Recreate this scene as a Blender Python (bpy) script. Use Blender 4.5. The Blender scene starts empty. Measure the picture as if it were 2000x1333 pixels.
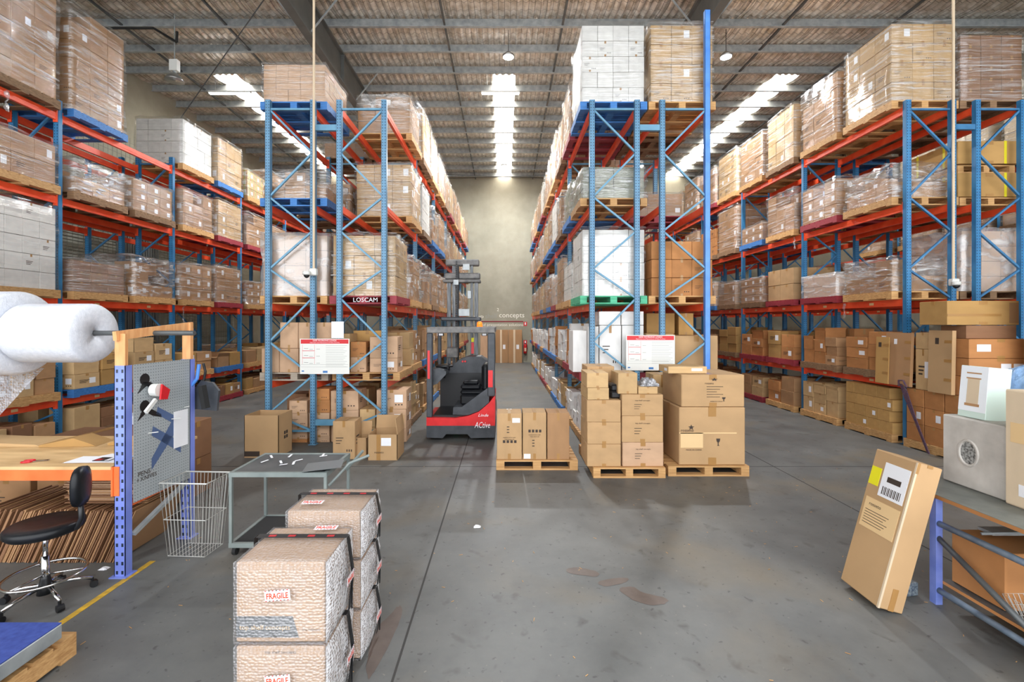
import bpy, math, random
from mathutils import Vector, Matrix, Euler
random.seed(7)
PI = math.pi
C = bpy.context.scene.collection
scn = bpy.context.scene

# ------------------------------------------------------------------ camera, world, exposure
F, VX, VY, H = 889.0, 985.5, 632.0, 2.08
cd = bpy.data.cameras.new('camera'); cam = bpy.data.objects.new('camera', cd); C.objects.link(cam)
cd.sensor_width = 36.0; cd.lens = 36.0 * F / 2000.0; cd.clip_start = .05; cd.clip_end = 200
cd.shift_x = (1000 - VX) / 2000.0; cd.shift_y = (VY - 666.5) / 2000.0
cam.location = (0, 0, H); cam.rotation_euler = (PI/2, 0, 0)
scn.camera = cam
w = bpy.data.worlds.new('sky'); scn.world = w; w.use_nodes = True
bg = w.node_tree.nodes['Background']; bg.inputs[0].default_value = (.93, .96, 1, 1); bg.inputs[1].default_value = 2.2
scn.view_settings.view_transform = 'Standard'; scn.view_settings.look = 'None'
scn.view_settings.gamma = 1; scn.view_settings.use_curve_mapping = False
scn.view_settings.exposure = 0.93
scn.cycles.max_bounces = 9; scn.cycles.diffuse_bounces = 5; scn.cycles.transparent_max_bounces = 16
scn.cycles.sample_clamp_indirect = 6
SKYLIGHT, LAMP = 11.0, 14.0

# ------------------------------------------------------------------ helpers
def P(px, py, Y): return Vector(((px - VX) * Y / F, Y, H - (py - VY) * Y / F))
def X_(px, Y): return (px - VX) * Y / F
def Z_(py, Y): return H - (py - VY) * Y / F
def FY(py): return F * H / (py - VY)

def tag(o, label=None, cat=None, group=None, kind=None):
    if label: o['label'] = label
    if cat: o['category'] = cat
    if group: o['group'] = group
    if kind: o['kind'] = kind
    return o
def empty(name, loc, rz=0, label=None, cat=None, group=None):
    o = bpy.data.objects.new(name, None); C.objects.link(o)
    o.location = loc; o.rotation_euler = (0, 0, rz); o.empty_display_size = .1
    return tag(o, label, cat, group)
def inst(name, me, parent=None, loc=(0,0,0), rot=(0,0,0), scale=(1,1,1), mat=None, slot=0):
    o = bpy.data.objects.new(name, me); C.objects.link(o)
    if parent: o.parent = parent
    o.location = loc; o.rotation_euler = rot; o.scale = scale
    if mat:
        o.material_slots[slot].link = 'OBJECT'; o.material_slots[slot].material = mat
    return o

class MB:
    def __init__(s): s.v = []; s.f = []; s.m = []; s.M = None
    def add(s, vs, fs, mi=0):
        n = len(s.v)
        s.v += [tuple(s.M @ Vector(v)) if s.M else tuple(v) for v in vs]
        s.f += [tuple(n + i for i in f) for f in fs]; s.m += [mi] * len(fs)
        return s
    def box(s, x0, x1, y0, y1, z0, z1, mi=0):
        return s.add([(x0,y0,z0),(x1,y0,z0),(x1,y1,z0),(x0,y1,z0),(x0,y0,z1),(x1,y0,z1),(x1,y1,z1),(x0,y1,z1)],
              [(0,3,2,1),(4,5,6,7),(0,1,5,4),(1,2,6,5),(2,3,7,6),(3,0,4,7)], mi)
    def cbox(s, x0, x1, y0, y1, z0, z1, c=.01, mi=0):      # chamfered box
        vs = []; idx = {}
        for ix, (xa, xs) in enumerate(((x0,1),(x1,-1))):
            for iy, (ya, ys) in enumerate(((y0,1),(y1,-1))):
                for iz, (za, zs) in enumerate(((z0,1),(z1,-1))):
                    for a in range(3):
                        p = [xa + xs*c, ya + ys*c, za + zs*c]; p[a] = (xa, ya, za)[a]
                        idx[(ix,iy,iz,a)] = len(vs); vs.append(p)
        g = lambda ix,iy,iz,a: idx[(ix,iy,iz,a)]
        fs = []
        for i in (0,1):
            q = [g(i,0,0,0), g(i,1,0,0), g(i,1,1,0), g(i,0,1,0)]; fs.append(q if i else q[::-1])
            q = [g(0,i,0,1), g(1,i,0,1), g(1,i,1,1), g(0,i,1,1)]; fs.append(q[::-1] if i else q)
            q = [g(0,0,i,2), g(1,0,i,2), g(1,1,i,2), g(0,1,i,2)]; fs.append(q if i else q[::-1])
        for i in (0,1):
            for j in (0,1):
                a = [g(i,j,0,0), g(i,j,1,0), g(i,j,1,1), g(i,j,0,1)]; fs.append(a if i == j else a[::-1])
                a = [g(i,0,j,0), g(i,0,j,2), g(i,1,j,2), g(i,1,j,0)]; fs.append(a if i == j else a[::-1])
                a = [g(0,i,j,1), g(1,i,j,1), g(1,i,j,2), g(0,i,j,2)]; fs.append(a if i == j else a[::-1])
                for k in (0,1):
                    t = [g(i,j,k,0), g(i,j,k,1), g(i,j,k,2)]; fs.append(t if (i+j+k) % 2 else t[::-1])
        return s.add(vs, fs, mi)
    def bar(s, p0, p1, w, h, mi=0, up=(0,0,1)):            # box section bar between two points
        p0, p1 = Vector(p0), Vector(p1); d = (p1 - p0).normalized(); u = Vector(up)
        if abs(d.dot(u)) > .99: u = Vector((0,1,0))
        a = d.cross(u).normalized() * w/2; b = a.cross(d).normalized() * h/2
        vs = [p0-a-b, p0+a-b, p0+a+b, p0-a+b, p1-a-b, p1+a-b, p1+a+b, p1-a+b]
        return s.add(vs, [(0,1,2,3),(7,6,5,4),(0,4,5,1),(1,5,6,2),(2,6,7,3),(3,7,4,0)], mi)
    def cyl(s, p0, p1, r, n=12, mi=0, r1=None, cap=True):
        p0, p1 = Vector(p0), Vector(p1); d = (p1 - p0).normalized(); r1 = r if r1 is None else r1
        u = Vector((0,0,1)) if abs(d.z) < .9 else Vector((1,0,0))
        a = d.cross(u).normalized(); b = d.cross(a)
        vs = []
        for p, q in ((p0, r), (p1, r1)):
            vs += [p + (a*math.cos(2*PI*i/n) + b*math.sin(2*PI*i/n)) * q for i in range(n)]
        fs = [(i, (i+1) % n, n + (i+1) % n, n + i) for i in range(n)]
        if cap: fs += [tuple(range(n))[::-1], tuple(range(n, 2*n))]
        return s.add(vs, fs, mi)
    def tube(s, pts, r, n=8, mi=0, closed=False):
        pts = [Vector(p) for p in pts]; m = len(pts); vs = []; fs = []; prev = None
        for i, p in enumerate(pts):
            if closed: d = pts[(i+1) % m] - pts[i-1]
            else: d = pts[min(i+1, m-1)] - pts[max(i-1, 0)]
            d.normalize()
            if prev is None:
                u = Vector((0,0,1)) if abs(d.z) < .9 else Vector((1,0,0)); a = d.cross(u).normalized()
            else: a = (prev - d * prev.dot(d)).normalized()
            prev = a; b = d.cross(a)
            vs += [p + (a*math.cos(2*PI*k/n) + b*math.sin(2*PI*k/n)) * r for k in range(n)]
        for i in range(m if closed else m-1):
            j = (i+1) % m
            fs += [(i*n+k, i*n+(k+1)%n, j*n+(k+1)%n, j*n+k) for k in range(n)]
        if not closed: fs += [tuple(range(n))[::-1], tuple(range((m-1)*n, m*n))]
        return s.add(vs, fs, mi)
    def lathe(s, prof, c=(0,0,0), n=24, mi=0):             # profile (r, z) about the z axis
        vs = []; fs = []; m = len(prof)
        for r, z in prof: vs += [(c[0]+r*math.cos(2*PI*k/n), c[1]+r*math.sin(2*PI*k/n), c[2]+z) for k in range(n)]
        for i in range(m-1): fs += [(i*n+k, i*n+(k+1)%n, (i+1)*n+(k+1)%n, (i+1)*n+k) for k in range(n)]
        fs += [tuple(range(n))[::-1], tuple(range((m-1)*n, m*n))]
        return s.add(vs, fs, mi)
    def prism(s, prof, y0, y1, mi=0):                      # (x,z) outline, counterclockwise seen from -y
        n = len(prof); vs = [(x,y0,z) for x,z in prof] + [(x,y1,z) for x,z in prof]
        return s.add(vs, [tuple(range(n)), tuple(range(n,2*n))[::-1]] + [(i, n+i, n+(i+1)%n, (i+1)%n) for i in range(n)], mi)
    def quad(s, a, b, c, d, mi=0): return s.add([a,b,c,d], [(0,1,2,3)], mi)
    def mesh(s, name, mats, smooth=False):
        me = bpy.data.meshes.new(name); me.from_pydata(s.v, [], s.f)
        for m in mats: me.materials.append(m)
        me.polygons.foreach_set('material_index', s.m)
        if smooth: me.polygons.foreach_set('use_smooth', [True]*len(s.f))
        me.update(); return me
    def build(s, name, mats, parent=None, smooth=False, loc=(0,0,0), rot=(0,0,0)):
        if not isinstance(mats, (list, tuple)): mats = [mats]
        return inst(name, s.mesh(name, mats, smooth), parent, loc, rot)

# ------------------------------------------------------------------ materials
def lin(c):
    return tuple((x/255/12.92 if x/255 <= .04045 else ((x/255+.055)/1.055)**2.4) for x in c) + (1,)
def new(name):
    m = bpy.data.materials.new(name); m.use_nodes = True
    nt = m.node_tree; return m, nt, nt.nodes, nt.links, nt.nodes['Principled BSDF']
def plain(name, rgb, rough=.5, metal=0, emit=0, spec=None):
    m, nt, N, L, b = new(name)
    b.inputs['Base Color'].default_value = lin(rgb); b.inputs['Roughness'].default_value = rough; b.inputs['Metallic'].default_value = metal
    if spec is not None: b.inputs['Specular IOR Level'].default_value = spec
    if emit:
        b.inputs['Emission Color'].default_value = lin(rgb); b.inputs['Emission Strength'].default_value = emit
    return m
def ramp(N, stops):
    r = N.new('ShaderNodeValToRGB'); e = r.color_ramp.elements
    while len(e) < len(stops): e.new(.5)
    for k, (p, c) in enumerate(stops): e[k].position = p; e[k].color = c
    return r
def noisy(name, c1, c2, scale=6, rough=.6, metal=0, stretch=(1,1,1), bump=0, rnd=0, detail=6, spec=None, bscale=None):
    m, nt, N, L, b = new(name)
    tc = N.new('ShaderNodeTexCoord'); mp = N.new('ShaderNodeMapping'); mp.inputs['Scale'].default_value = stretch
    nz = N.new('ShaderNodeTexNoise'); nz.inputs['Scale'].default_value = scale; nz.inputs['Detail'].default_value = detail
    L.new(tc.outputs['Object'], mp.inputs[0]); L.new(mp.outputs[0], nz.inputs['Vector'])
    r = ramp(N, [(.3, lin(c1)), (.7, lin(c2))]); L.new(nz.outputs['Fac'], r.inputs[0])
    out = r.outputs[0]
    if rnd:
        oi = N.new('ShaderNodeObjectInfo'); hs = N.new('ShaderNodeHueSaturation'); mr = N.new('ShaderNodeMapRange')
        mr.inputs['To Min'].default_value = 1 - rnd; mr.inputs['To Max'].default_value = 1 + rnd
        L.new(oi.outputs['Random'], mr.inputs[0]); L.new(mr.outputs[0], hs.inputs['Value']); L.new(out, hs.inputs['Color'])
        out = hs.outputs[0]
    L.new(out, b.inputs['Base Color']); b.inputs['Roughness'].default_value = rough; b.inputs['Metallic'].default_value = metal
    if spec is not None: b.inputs['Specular IOR Level'].default_value = spec
    if bump:
        n2 = N.new('ShaderNodeTexNoise'); n2.inputs['Scale'].default_value = bscale or scale*3; n2.inputs['Detail'].default_value = 5
        L.new(mp.outputs[0], n2.inputs['Vector'])
        bp = N.new('ShaderNodeBump'); bp.inputs['Strength'].default_value = bump; bp.inputs['Distance'].default_value = .02
        L.new(n2.outputs['Fac'], bp.inputs['Height']); L.new(bp.outputs[0], b.inputs['Normal'])
    return m

def carton_mat(name, rgb, v=.12):
    d = tuple(int(x*.93) for x in rgb)
    return noisy(name, d, rgb, 2.2, .75, rnd=v, spec=.25)
M = {}
M['brown'] = carton_mat('brown_cardboard', (178,137,98)); M['tan'] = carton_mat('tan_cardboard', (200,166,120))
M['orange'] = carton_mat('orange_brown_cardboard', (188,130,80)); M['pink'] = carton_mat('pale_cardboard', (203,166,134), .06)
M['white'] = carton_mat('white_cardboard', (232,230,226), .05); M['olive'] = carton_mat('yellowish_cardboard', (184,144,88))
M['kraft'] = carton_mat('kraft_cardboard', (190,154,112), .05); M['green'] = carton_mat('grey_green_fabric', (150,152,135), .1)
M['darkbrown'] = carton_mat('dark_cardboard', (140,102,74))
M['cream'] = carton_mat('cream_cardboard', (222,200,170), .05)
M['boxed'] = carton_mat('grey_beige_cardboard', (192,158,124), .03); M['fragile_ink'] = plain('fragile_ink', (232,70,28), .6); M['tape'] = plain('packing_tape', (166,124,72), .3); M['label'] = plain('white_paper', (235,235,238), .6)
M['print'] = plain('dark_print', (62,50,42), .7); M['inside'] = plain('carton_inside', (150,112,74), .8)
M['ylabel'] = plain('yellow_paper', (232,222,30), .6); M['redtape'] = plain('red_tape', (190,30,38), .4)
M['creamlabel'] = plain('cream_paper', (224,190,140), .6); M['greenprint'] = plain('green_print', (50,130,70), .6)
M['wood'] = noisy('pallet_timber', (170,124,74), (212,168,112), 3, .7, stretch=(1,8,4), rnd=.15)
M['darkwood'] = noisy('weathered_timber', (110,82,58), (150,118,86), 3, .8, stretch=(1,8,4), rnd=.15)
M['greywood'] = noisy('grey_timber', (150,138,124), (182,168,150), 3, .8, stretch=(1,8,4))
M['bluewood'] = noisy('blue_painted_timber', (40,98,160), (70,130,196), 4, .6, stretch=(1,6,3), rnd=.1)
M['redwood'] = noisy('red_painted_timber', (128,34,46), (164,56,66), 4, .6, stretch=(1,6,3))
M['greenwood'] = noisy('green_painted_timber', (60,160,120), (90,190,146), 4, .6)
M['pine'] = noisy('planed_pine', (206,140,84), (232,176,120), 4, .6, stretch=(6,6,1))
M['ply'] = noisy('worn_plywood', (186,148,98), (222,186,134), 2.5, .55, stretch=(1,4,1), bump=.05)
M['orange_steel'] = noisy('orange_powder_coated_steel', (238,72,36), (250,98,56), 5, .38, rnd=.06)
M['bench_orange'] = noisy('bench_orange_steel', (224,98,40), (236,120,60), 5, .4)
M['bench_blue'] = noisy('bench_blue_steel', (96,116,190), (130,146,214), 5, .4)
M['light_blue'] = plain('light_blue_steel', (120,160,205), .4)
M['bright_blue'] = noisy('bright_blue_steel', (70,130,215), (92,150,228), 5, .4)
M['galv'] = noisy('galvanised_steel', (140,146,148), (178,182,182), 7, .42, .3)
M['dark_steel'] = noisy('dark_grey_steel', (70,74,76), (96,98,98), 4, .45, .2)
M['rafter'] = noisy('grey_painted_rafter', (84,86,84), (104,104,100), 2, .5)
M['grey_steel'] = noisy('grey_painted_steel', (112,122,120), (134,142,138), 5, .45)
M['chrome'] = plain('chrome', (210,210,212), .12, 1); M['black'] = plain('black_plastic', (22,23,26), .4)
M['leather'] = noisy('black_vinyl', (14,16,19), (24,26,30), 6, .38, bump=.1, spec=.3)
M['truck_red'] = noisy('truck_red_paint', (206,30,34), (228,46,48), 5, .35)
M['truck_grey'] = noisy('truck_dark_grey', (48,52,58), (72,75,80), 6, .45, rnd=.05)
M['truck_worn'] = noisy('truck_worn_grey', (84,84,84), (128,124,120), 9, .5)
M['mast'] = noisy('mast_steel', (46,48,50), (104,106,108), 8, .35, .5, stretch=(4,4,.4))
M['rubber'] = plain('rubber', (30,30,30), .8); M['white'+'p'] = plain('white_plastic', (226,226,220), .45)
M['red'] = plain('red_plastic', (205,28,38), .4); M['amber'] = plain('amber_lens', (255,120,40), .2, emit=.6)
M['wire'] = plain('white_wire', (196,196,190), .35, .3); M['alu'] = plain('spun_aluminium', (170,170,168), .3, .8)
M['lamp'] = plain('lit_lamp', (245,250,255), .4, emit=LAMP); M['sky'] = plain('skylight_sheet', (255,246,234), .5, emit=SKYLIGHT)
M['blackpvc'] = plain('black_conduit', (28,28,28), .5); M['yellowline'] = noisy('yellow_floor_paint', (150,122,52), (214,168,40), 14, .7)
M['scale_blue'] = noisy('blue_platform_coating', (40,60,132), (58,80,156), 30, .55)
M['yellow'] = plain('yellow_strap', (226,212,40), .4); M['lime'] = plain('green_tape', (70,190,60), .4)
M['darkred'] = plain('dark_red_line', (130,20,40), .6); M['greyletter'] = plain('grey_lettering', (150,152,146), .6)
M['whiteletter'] = plain('white_lettering', (238,236,226), .6); M['brick'] = plain('extinguisher_red', (180,24,28), .3)
M['sheet'] = plain('grey_sheet_metal', (128,134,136), .35, .5); M['mint'] = plain('pale_green_box', (204,222,212), .5)
M['glosswhite'] = plain('glossy_white_card', (240,244,248), .25); M['bluebag'] = noisy('blue_plastic_bag', (120,160,214), (170,204,240), 8, .25, bump=.6)
M['silver'] = noisy('silver_bag', (110,110,112), (215,216,220), 12, .2, .4, bump=.8)
M['rope'] = noisy('blue_brown_strap', (34,44,92), (120,80,70), 60, .7)
M['sack'] = noisy('whitewashed_panel', (172,166,158), (206,200,192), 5, .7, bump=.06)

def film_mat(name, base, streak, rough=.12, sc=(2.2, 2.2, 26), bump=.7, tint=(.97,.97,.96), spec=.6):
    m, nt, N, L, b = new(name)
    tc = N.new('ShaderNodeTexCoord'); oi = N.new('ShaderNodeObjectInfo')
    mp = N.new('ShaderNodeMapping'); mp.inputs['Scale'].default_value = sc; mp.inputs['Rotation'].default_value = (.12, .18, 0)
    ad = N.new('ShaderNodeVectorMath'); ad.operation = 'ADD'
    ml = N.new('ShaderNodeVectorMath'); ml.operation = 'SCALE'; ml.inputs['Scale'].default_value = 3.0
    cb = N.new('ShaderNodeCombineXYZ')
    for k in range(3): L.new(oi.outputs['Random'], cb.inputs[k])
    L.new(cb.outputs[0], ml.inputs[0]); L.new(tc.outputs['Object'], ad.inputs[0]); L.new(ml.outputs[0], ad.inputs[1])
    L.new(ad.outputs[0], mp.inputs[0])
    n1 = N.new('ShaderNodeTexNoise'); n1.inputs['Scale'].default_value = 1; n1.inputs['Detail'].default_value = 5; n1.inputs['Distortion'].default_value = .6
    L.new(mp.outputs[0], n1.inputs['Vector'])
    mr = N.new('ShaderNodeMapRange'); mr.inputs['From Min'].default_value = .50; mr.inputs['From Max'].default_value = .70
    mr.inputs['To Min'].default_value = base; mr.inputs['To Max'].default_value = streak  # pale opaque streaks: film milkiness, plus specular highlights painted in as whiteness
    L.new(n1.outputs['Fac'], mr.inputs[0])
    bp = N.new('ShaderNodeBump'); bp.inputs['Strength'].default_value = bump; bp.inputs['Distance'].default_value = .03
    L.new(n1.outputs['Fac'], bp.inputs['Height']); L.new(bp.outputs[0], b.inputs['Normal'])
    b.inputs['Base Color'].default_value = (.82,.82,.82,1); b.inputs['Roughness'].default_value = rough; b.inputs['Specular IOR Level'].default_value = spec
    tr = N.new('ShaderNodeBsdfTransparent'); tr.inputs[0].default_value = tint + (1,)
    gl = N.new('ShaderNodeBsdfGlossy'); gl.inputs['Roughness'].default_value = rough; gl.inputs['Color'].default_value = (.9,.9,.9,1); L.new(bp.outputs[0], gl.inputs['Normal'])
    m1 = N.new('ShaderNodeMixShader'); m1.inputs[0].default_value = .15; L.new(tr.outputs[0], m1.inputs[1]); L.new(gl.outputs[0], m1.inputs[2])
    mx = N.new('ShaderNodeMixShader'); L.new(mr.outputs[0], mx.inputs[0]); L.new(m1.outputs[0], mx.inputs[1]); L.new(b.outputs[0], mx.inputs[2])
    L.new(mx.outputs[0], N['Material Output'].inputs['Surface'])
    return m
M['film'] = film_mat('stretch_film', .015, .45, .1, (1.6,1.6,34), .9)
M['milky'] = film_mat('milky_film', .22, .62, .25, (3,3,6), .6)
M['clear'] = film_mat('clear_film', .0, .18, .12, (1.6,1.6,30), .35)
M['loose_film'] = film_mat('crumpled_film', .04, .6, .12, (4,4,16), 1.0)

def bubble_mat(name, fac, size, col=(.86,.86,.88,1)):
    m, nt, N, L, b = new(name)
    tc = N.new('ShaderNodeTexCoord'); vo = N.new('ShaderNodeTexVoronoi'); vo.inputs['Scale'].default_value = size; vo.inputs['Randomness'].default_value = .55
    L.new(tc.outputs['Object'], vo.inputs['Vector'])
    bp = N.new('ShaderNodeBump'); bp.invert = True; bp.inputs['Strength'].default_value = .7; bp.inputs['Distance'].default_value = .02
    L.new(vo.outputs['Distance'], bp.inputs['Height']); L.new(bp.outputs[0], b.inputs['Normal'])
    b.inputs['Base Color'].default_value = col; b.inputs['Roughness'].default_value = .12; b.inputs['Specular IOR Level'].default_value = .7
    tr = N.new('ShaderNodeBsdfTransparent'); tr.inputs[0].default_value = (.97,.97,.98,1)
    gl = N.new('ShaderNodeBsdfGlossy'); gl.inputs['Roughness'].default_value = .12; L.new(bp.outputs[0], gl.inputs['Normal'])
    m1 = N.new('ShaderNodeMixShader'); m1.inputs[0].default_value = .09; L.new(tr.outputs[0], m1.inputs[1]); L.new(gl.outputs[0], m1.inputs[2])
    mr = N.new('ShaderNodeMapRange'); mr.inputs['From Min'].default_value = .1; mr.inputs['From Max'].default_value = .55
    mr.inputs['To Min'].default_value = fac*.4; mr.inputs['To Max'].default_value = min(1, fac*1.5)
    L.new(vo.outputs['Distance'], mr.inputs[0])
    mx = N.new('ShaderNodeMixShader'); L.new(mr.outputs[0], mx.inputs[0]); L.new(m1.outputs[0], mx.inputs[1]); L.new(b.outputs[0], mx.inputs[2])
    L.new(mx.outputs[0], N['Material Output'].inputs['Surface'])
    return m
M['bubble'] = bubble_mat('bubble_wrap', .16, 27); M['bubble_side'] = bubble_mat('bubble_wrap_folds', .5, 27)
M['bubble_roll'] = noisy('bubble_roll', (214,218,226), (230,233,240), 30, .3, bump=.3, bscale=90)
M['bubble_loose'] = bubble_mat('bubble_sheet', .3, 42, (.62,.66,.74,1))

def perforated(name, c1, c2, pitch=.05, offs=.022, hole=.0065):
    m, nt, N, L, b = new(name)
    tc = N.new('ShaderNodeTexCoord'); sp = N.new('ShaderNodeSeparateXYZ'); L.new(tc.outputs['Object'], sp.inputs[0])
    def mt(op, a, c=None):
        n = N.new('ShaderNodeMath'); n.operation = op
        for k, q in enumerate((a, c)):
            if q is None: continue
            if isinstance(q, (int, float)): n.inputs[k].default_value = q
            else: L.new(q, n.inputs[k])
        return n.outputs[0]
    def near(a, d): return mt('LESS_THAN', mt('ABSOLUTE', mt('SUBTRACT', mt('ABSOLUTE', a), d)), hole)
    fz = mt('FRACT', mt('DIVIDE', sp.outputs[2], pitch))
    inz = mt('LESS_THAN', mt('ABSOLUTE', mt('SUBTRACT', fz, .5)), .19)
    k = mt('MULTIPLY', inz, near(sp.outputs[0], offs))
    nz = N.new('ShaderNodeTexNoise'); nz.inputs['Scale'].default_value = 3; L.new(tc.outputs['Object'], nz.inputs['Vector'])
    r = ramp(N, [(.3, lin(c1)), (.7, lin(c2))]); L.new(nz.outputs['Fac'], r.inputs[0])
    mx = N.new('ShaderNodeMix'); mx.data_type = 'RGBA'; L.new(k, mx.inputs[0]); L.new(r.outputs[0], mx.inputs[6]); mx.inputs[7].default_value = (.01,.02,.04,1)
    L.new(mx.outputs[2], b.inputs['Base Color']); b.inputs['Roughness'].default_value = .4
    return m
M['upright'] = perforated('perforated_blue_upright', (76,122,156), (98,146,176))
M['upright_r'] = perforated('perforated_deep_blue_upright', (38,106,156), (60,134,182))
M['brace'] = noisy('blue_brace_steel', (86,136,164), (104,154,182), 5, .4)
M['brace_r'] = noisy('deep_blue_brace_steel', (44,104,150), (64,128,172), 5, .4)
M['bench_up'] = perforated('perforated_bench_blue', (104,122,204), (132,148,222), .075, .022, .009)

def concrete(name, c1, c2, scale=1.2, rough=.6, stains=True):
    m, nt, N, L, b = new(name)
    tc = N.new('ShaderNodeTexCoord')
    n1 = N.new('ShaderNodeTexNoise'); n1.inputs['Scale'].default_value = scale; n1.inputs['Detail'].default_value = 12; n1.inputs['Roughness'].default_value = .65
    L.new(tc.outputs['Object'], n1.inputs['Vector'])
    r = ramp(N, [(.3, lin(c1)), (.7, lin(c2))]); L.new(n1.outputs['Fac'], r.inputs[0]); out = r.outputs[0]
    if stains:
        def mixin(out, fac, col):
            mx = N.new('ShaderNodeMix'); mx.data_type = 'RGBA'; L.new(fac, mx.inputs[0]); L.new(out, mx.inputs[6]); mx.inputs[7].default_value = lin(col); return mx.outputs[2]
        for sc, lo, hi, col, dv in ((4.5, .63, .72, (62,58,54), 3), (.8, .52, .80, (124,104,68), 6), (20, .66, .73, (46,44,44), 2), (2.2, .56, .8, (74,72,70), 8), (30, .74, .80, (140,134,124), 1)):
            n2 = N.new('ShaderNodeTexNoise'); n2.inputs['Scale'].default_value = sc; n2.inputs['Detail'].default_value = dv; n2.inputs['Distortion'].default_value = .4
            L.new(tc.outputs['Object'], n2.inputs['Vector'])
            mr = N.new('ShaderNodeMapRange'); mr.inputs['From Min'].default_value = lo; mr.inputs['From Max'].default_value = hi; mr.inputs['To Max'].default_value = .55
            L.new(n2.outputs['Fac'], mr.inputs[0]); out = mixin(out, mr.outputs[0], col)
    L.new(out, b.inputs['Base Color'])
    rr = N.new('ShaderNodeMapRange'); rr.inputs['To Min'].default_value = rough - .12; rr.inputs['To Max'].default_value = rough + .12
    L.new(n1.outputs['Fac'], rr.inputs[0]); L.new(rr.outputs[0], b.inputs['Roughness'])
    b.inputs['Specular IOR Level'].default_value = .4
    bp = N.new('ShaderNodeBump'); bp.inputs['Strength'].default_value = .08; L.new(n1.outputs['Fac'], bp.inputs['Height']); L.new(bp.outputs[0], b.inputs['Normal'])
    return m
M['floor'] = concrete('stained_concrete_floor', (84,85,84), (112,112,109), 1.3, .5)
M['wall'] = concrete('tilt_up_concrete_wall', (138,135,120), (164,160,144), .8, .85, False)
M['joint'] = plain('floor_joint', (60,58,56), .8)
M['stain'] = noisy('dried_liquid_stain', (84,70,62), (100,86,78), 9, .45)
M['clad'] = noisy('ribbed_wall_cladding', (128,130,120), (150,150,138), 3, .6)
M['mesh'] = plain('wire_mesh', (112,112,104), .5)
def foil():
    m, nt, N, L, b = new('foil_faced_insulation')
    tc = N.new('ShaderNodeTexCoord'); n1 = N.new('ShaderNodeTexNoise'); n1.inputs['Scale'].default_value = 5; n1.inputs['Detail'].default_value = 6
    L.new(tc.outputs['Object'], n1.inputs['Vector'])
    r = ramp(N, [(.3, lin((176,166,150))), (.7, lin((232,228,220)))]); L.new(n1.outputs['Fac'], r.inputs[0])
    br = N.new('ShaderNodeTexBrick'); br.offset = 0; br.inputs['Scale'].default_value = 1; br.inputs['Brick Width'].default_value = .15; br.inputs['Row Height'].default_value = .3
    br.inputs['Mortar Size'].default_value = .006; br.inputs['Color1'].default_value = (1,1,1,1); br.inputs['Color2'].default_value = (1,1,1,1); br.inputs['Mortar'].default_value = (.3,.3,.3,1)
    L.new(tc.outputs['Object'], br.inputs['Vector'])
    mx = N.new('ShaderNodeMix'); mx.data_type = 'RGBA'; mx.blend_type = 'MULTIPLY'; mx.inputs[0].default_value = 1
    L.new(r.outputs[0], mx.inputs[6]); L.new(br.outputs['Color'], mx.inputs[7]); L.new(mx.outputs[2], b.inputs['Base Color'])
    b.inputs['Roughness'].default_value = .36; b.inputs['Metallic'].default_value = .4
    bp = N.new('ShaderNodeBump'); bp.inputs['Strength'].default_value = .6; bp.inputs['Distance'].default_value = .03; L.new(n1.outputs['Fac'], bp.inputs['Height']); L.new(bp.outputs[0], b.inputs['Normal'])
    return m
M['foil'] = foil()

def text(body, width, loc, mat, parent=None, rot=(PI/2,0,0), name='lettering', height=None, shear=0, bold=0):
    cu = bpy.data.curves.new('t', 'FONT'); cu.body = body; cu.extrude = .0; cu.align_x = 'CENTER'; cu.align_y = 'CENTER'; cu.resolution_u = 2; cu.shear = shear; cu.offset = bold
    to = bpy.data.objects.new('t', cu); C.objects.link(to)
    dg = bpy.context.evaluated_depsgraph_get(); me = bpy.data.meshes.new_from_object(to.evaluated_get(dg))
    bpy.data.objects.remove(to); bpy.data.curves.remove(cu)
    xs = [v.co.x for v in me.vertices] or [0, 1]; ys = [v.co.y for v in me.vertices] or [0, 1]
    wd = max(xs) - min(xs) or 1; sx = width / wd; sy = sx if height is None else height / ((max(ys) - min(ys)) or 1)
    cx, cy = (max(xs)+min(xs))/2, (max(ys)+min(ys))/2
    for v in me.vertices: v.co = ((v.co.x-cx)*sx, (v.co.y-cy)*sy, 0)
    me.materials.clear(); me.materials.append(mat)
    return inst(name, me, parent, loc, rot)

# ------------------------------------------------------------------ the room
YB, XL, XR, YF = 24.3, -11.65, 15.0, -2.5
def struct(o): o['kind'] = 'structure'; return o
fl = MB(); fl.box(XL, XR, YF-3, YB, -.2, 0)
struct(fl.build('floor', M['floor']))
wb = MB(); wb.box(XL, XR, YB, YB+.2, 0, 10.25); struct(wb.build('wall_back', M['wall']))
wl = MB(); wl.box(XL-.2, XL, YF, YB, 3.4, 10.25); wl.box(XL-.2, XL, YF, YB, 0, 3.4)
struct(wl.build('wall_left', M['wall']))
wr = MB(); wr.box(XR, XR+.2, YF, YB, 0, 10.25); struct(wr.build('wall_right', M['wall']))
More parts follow.
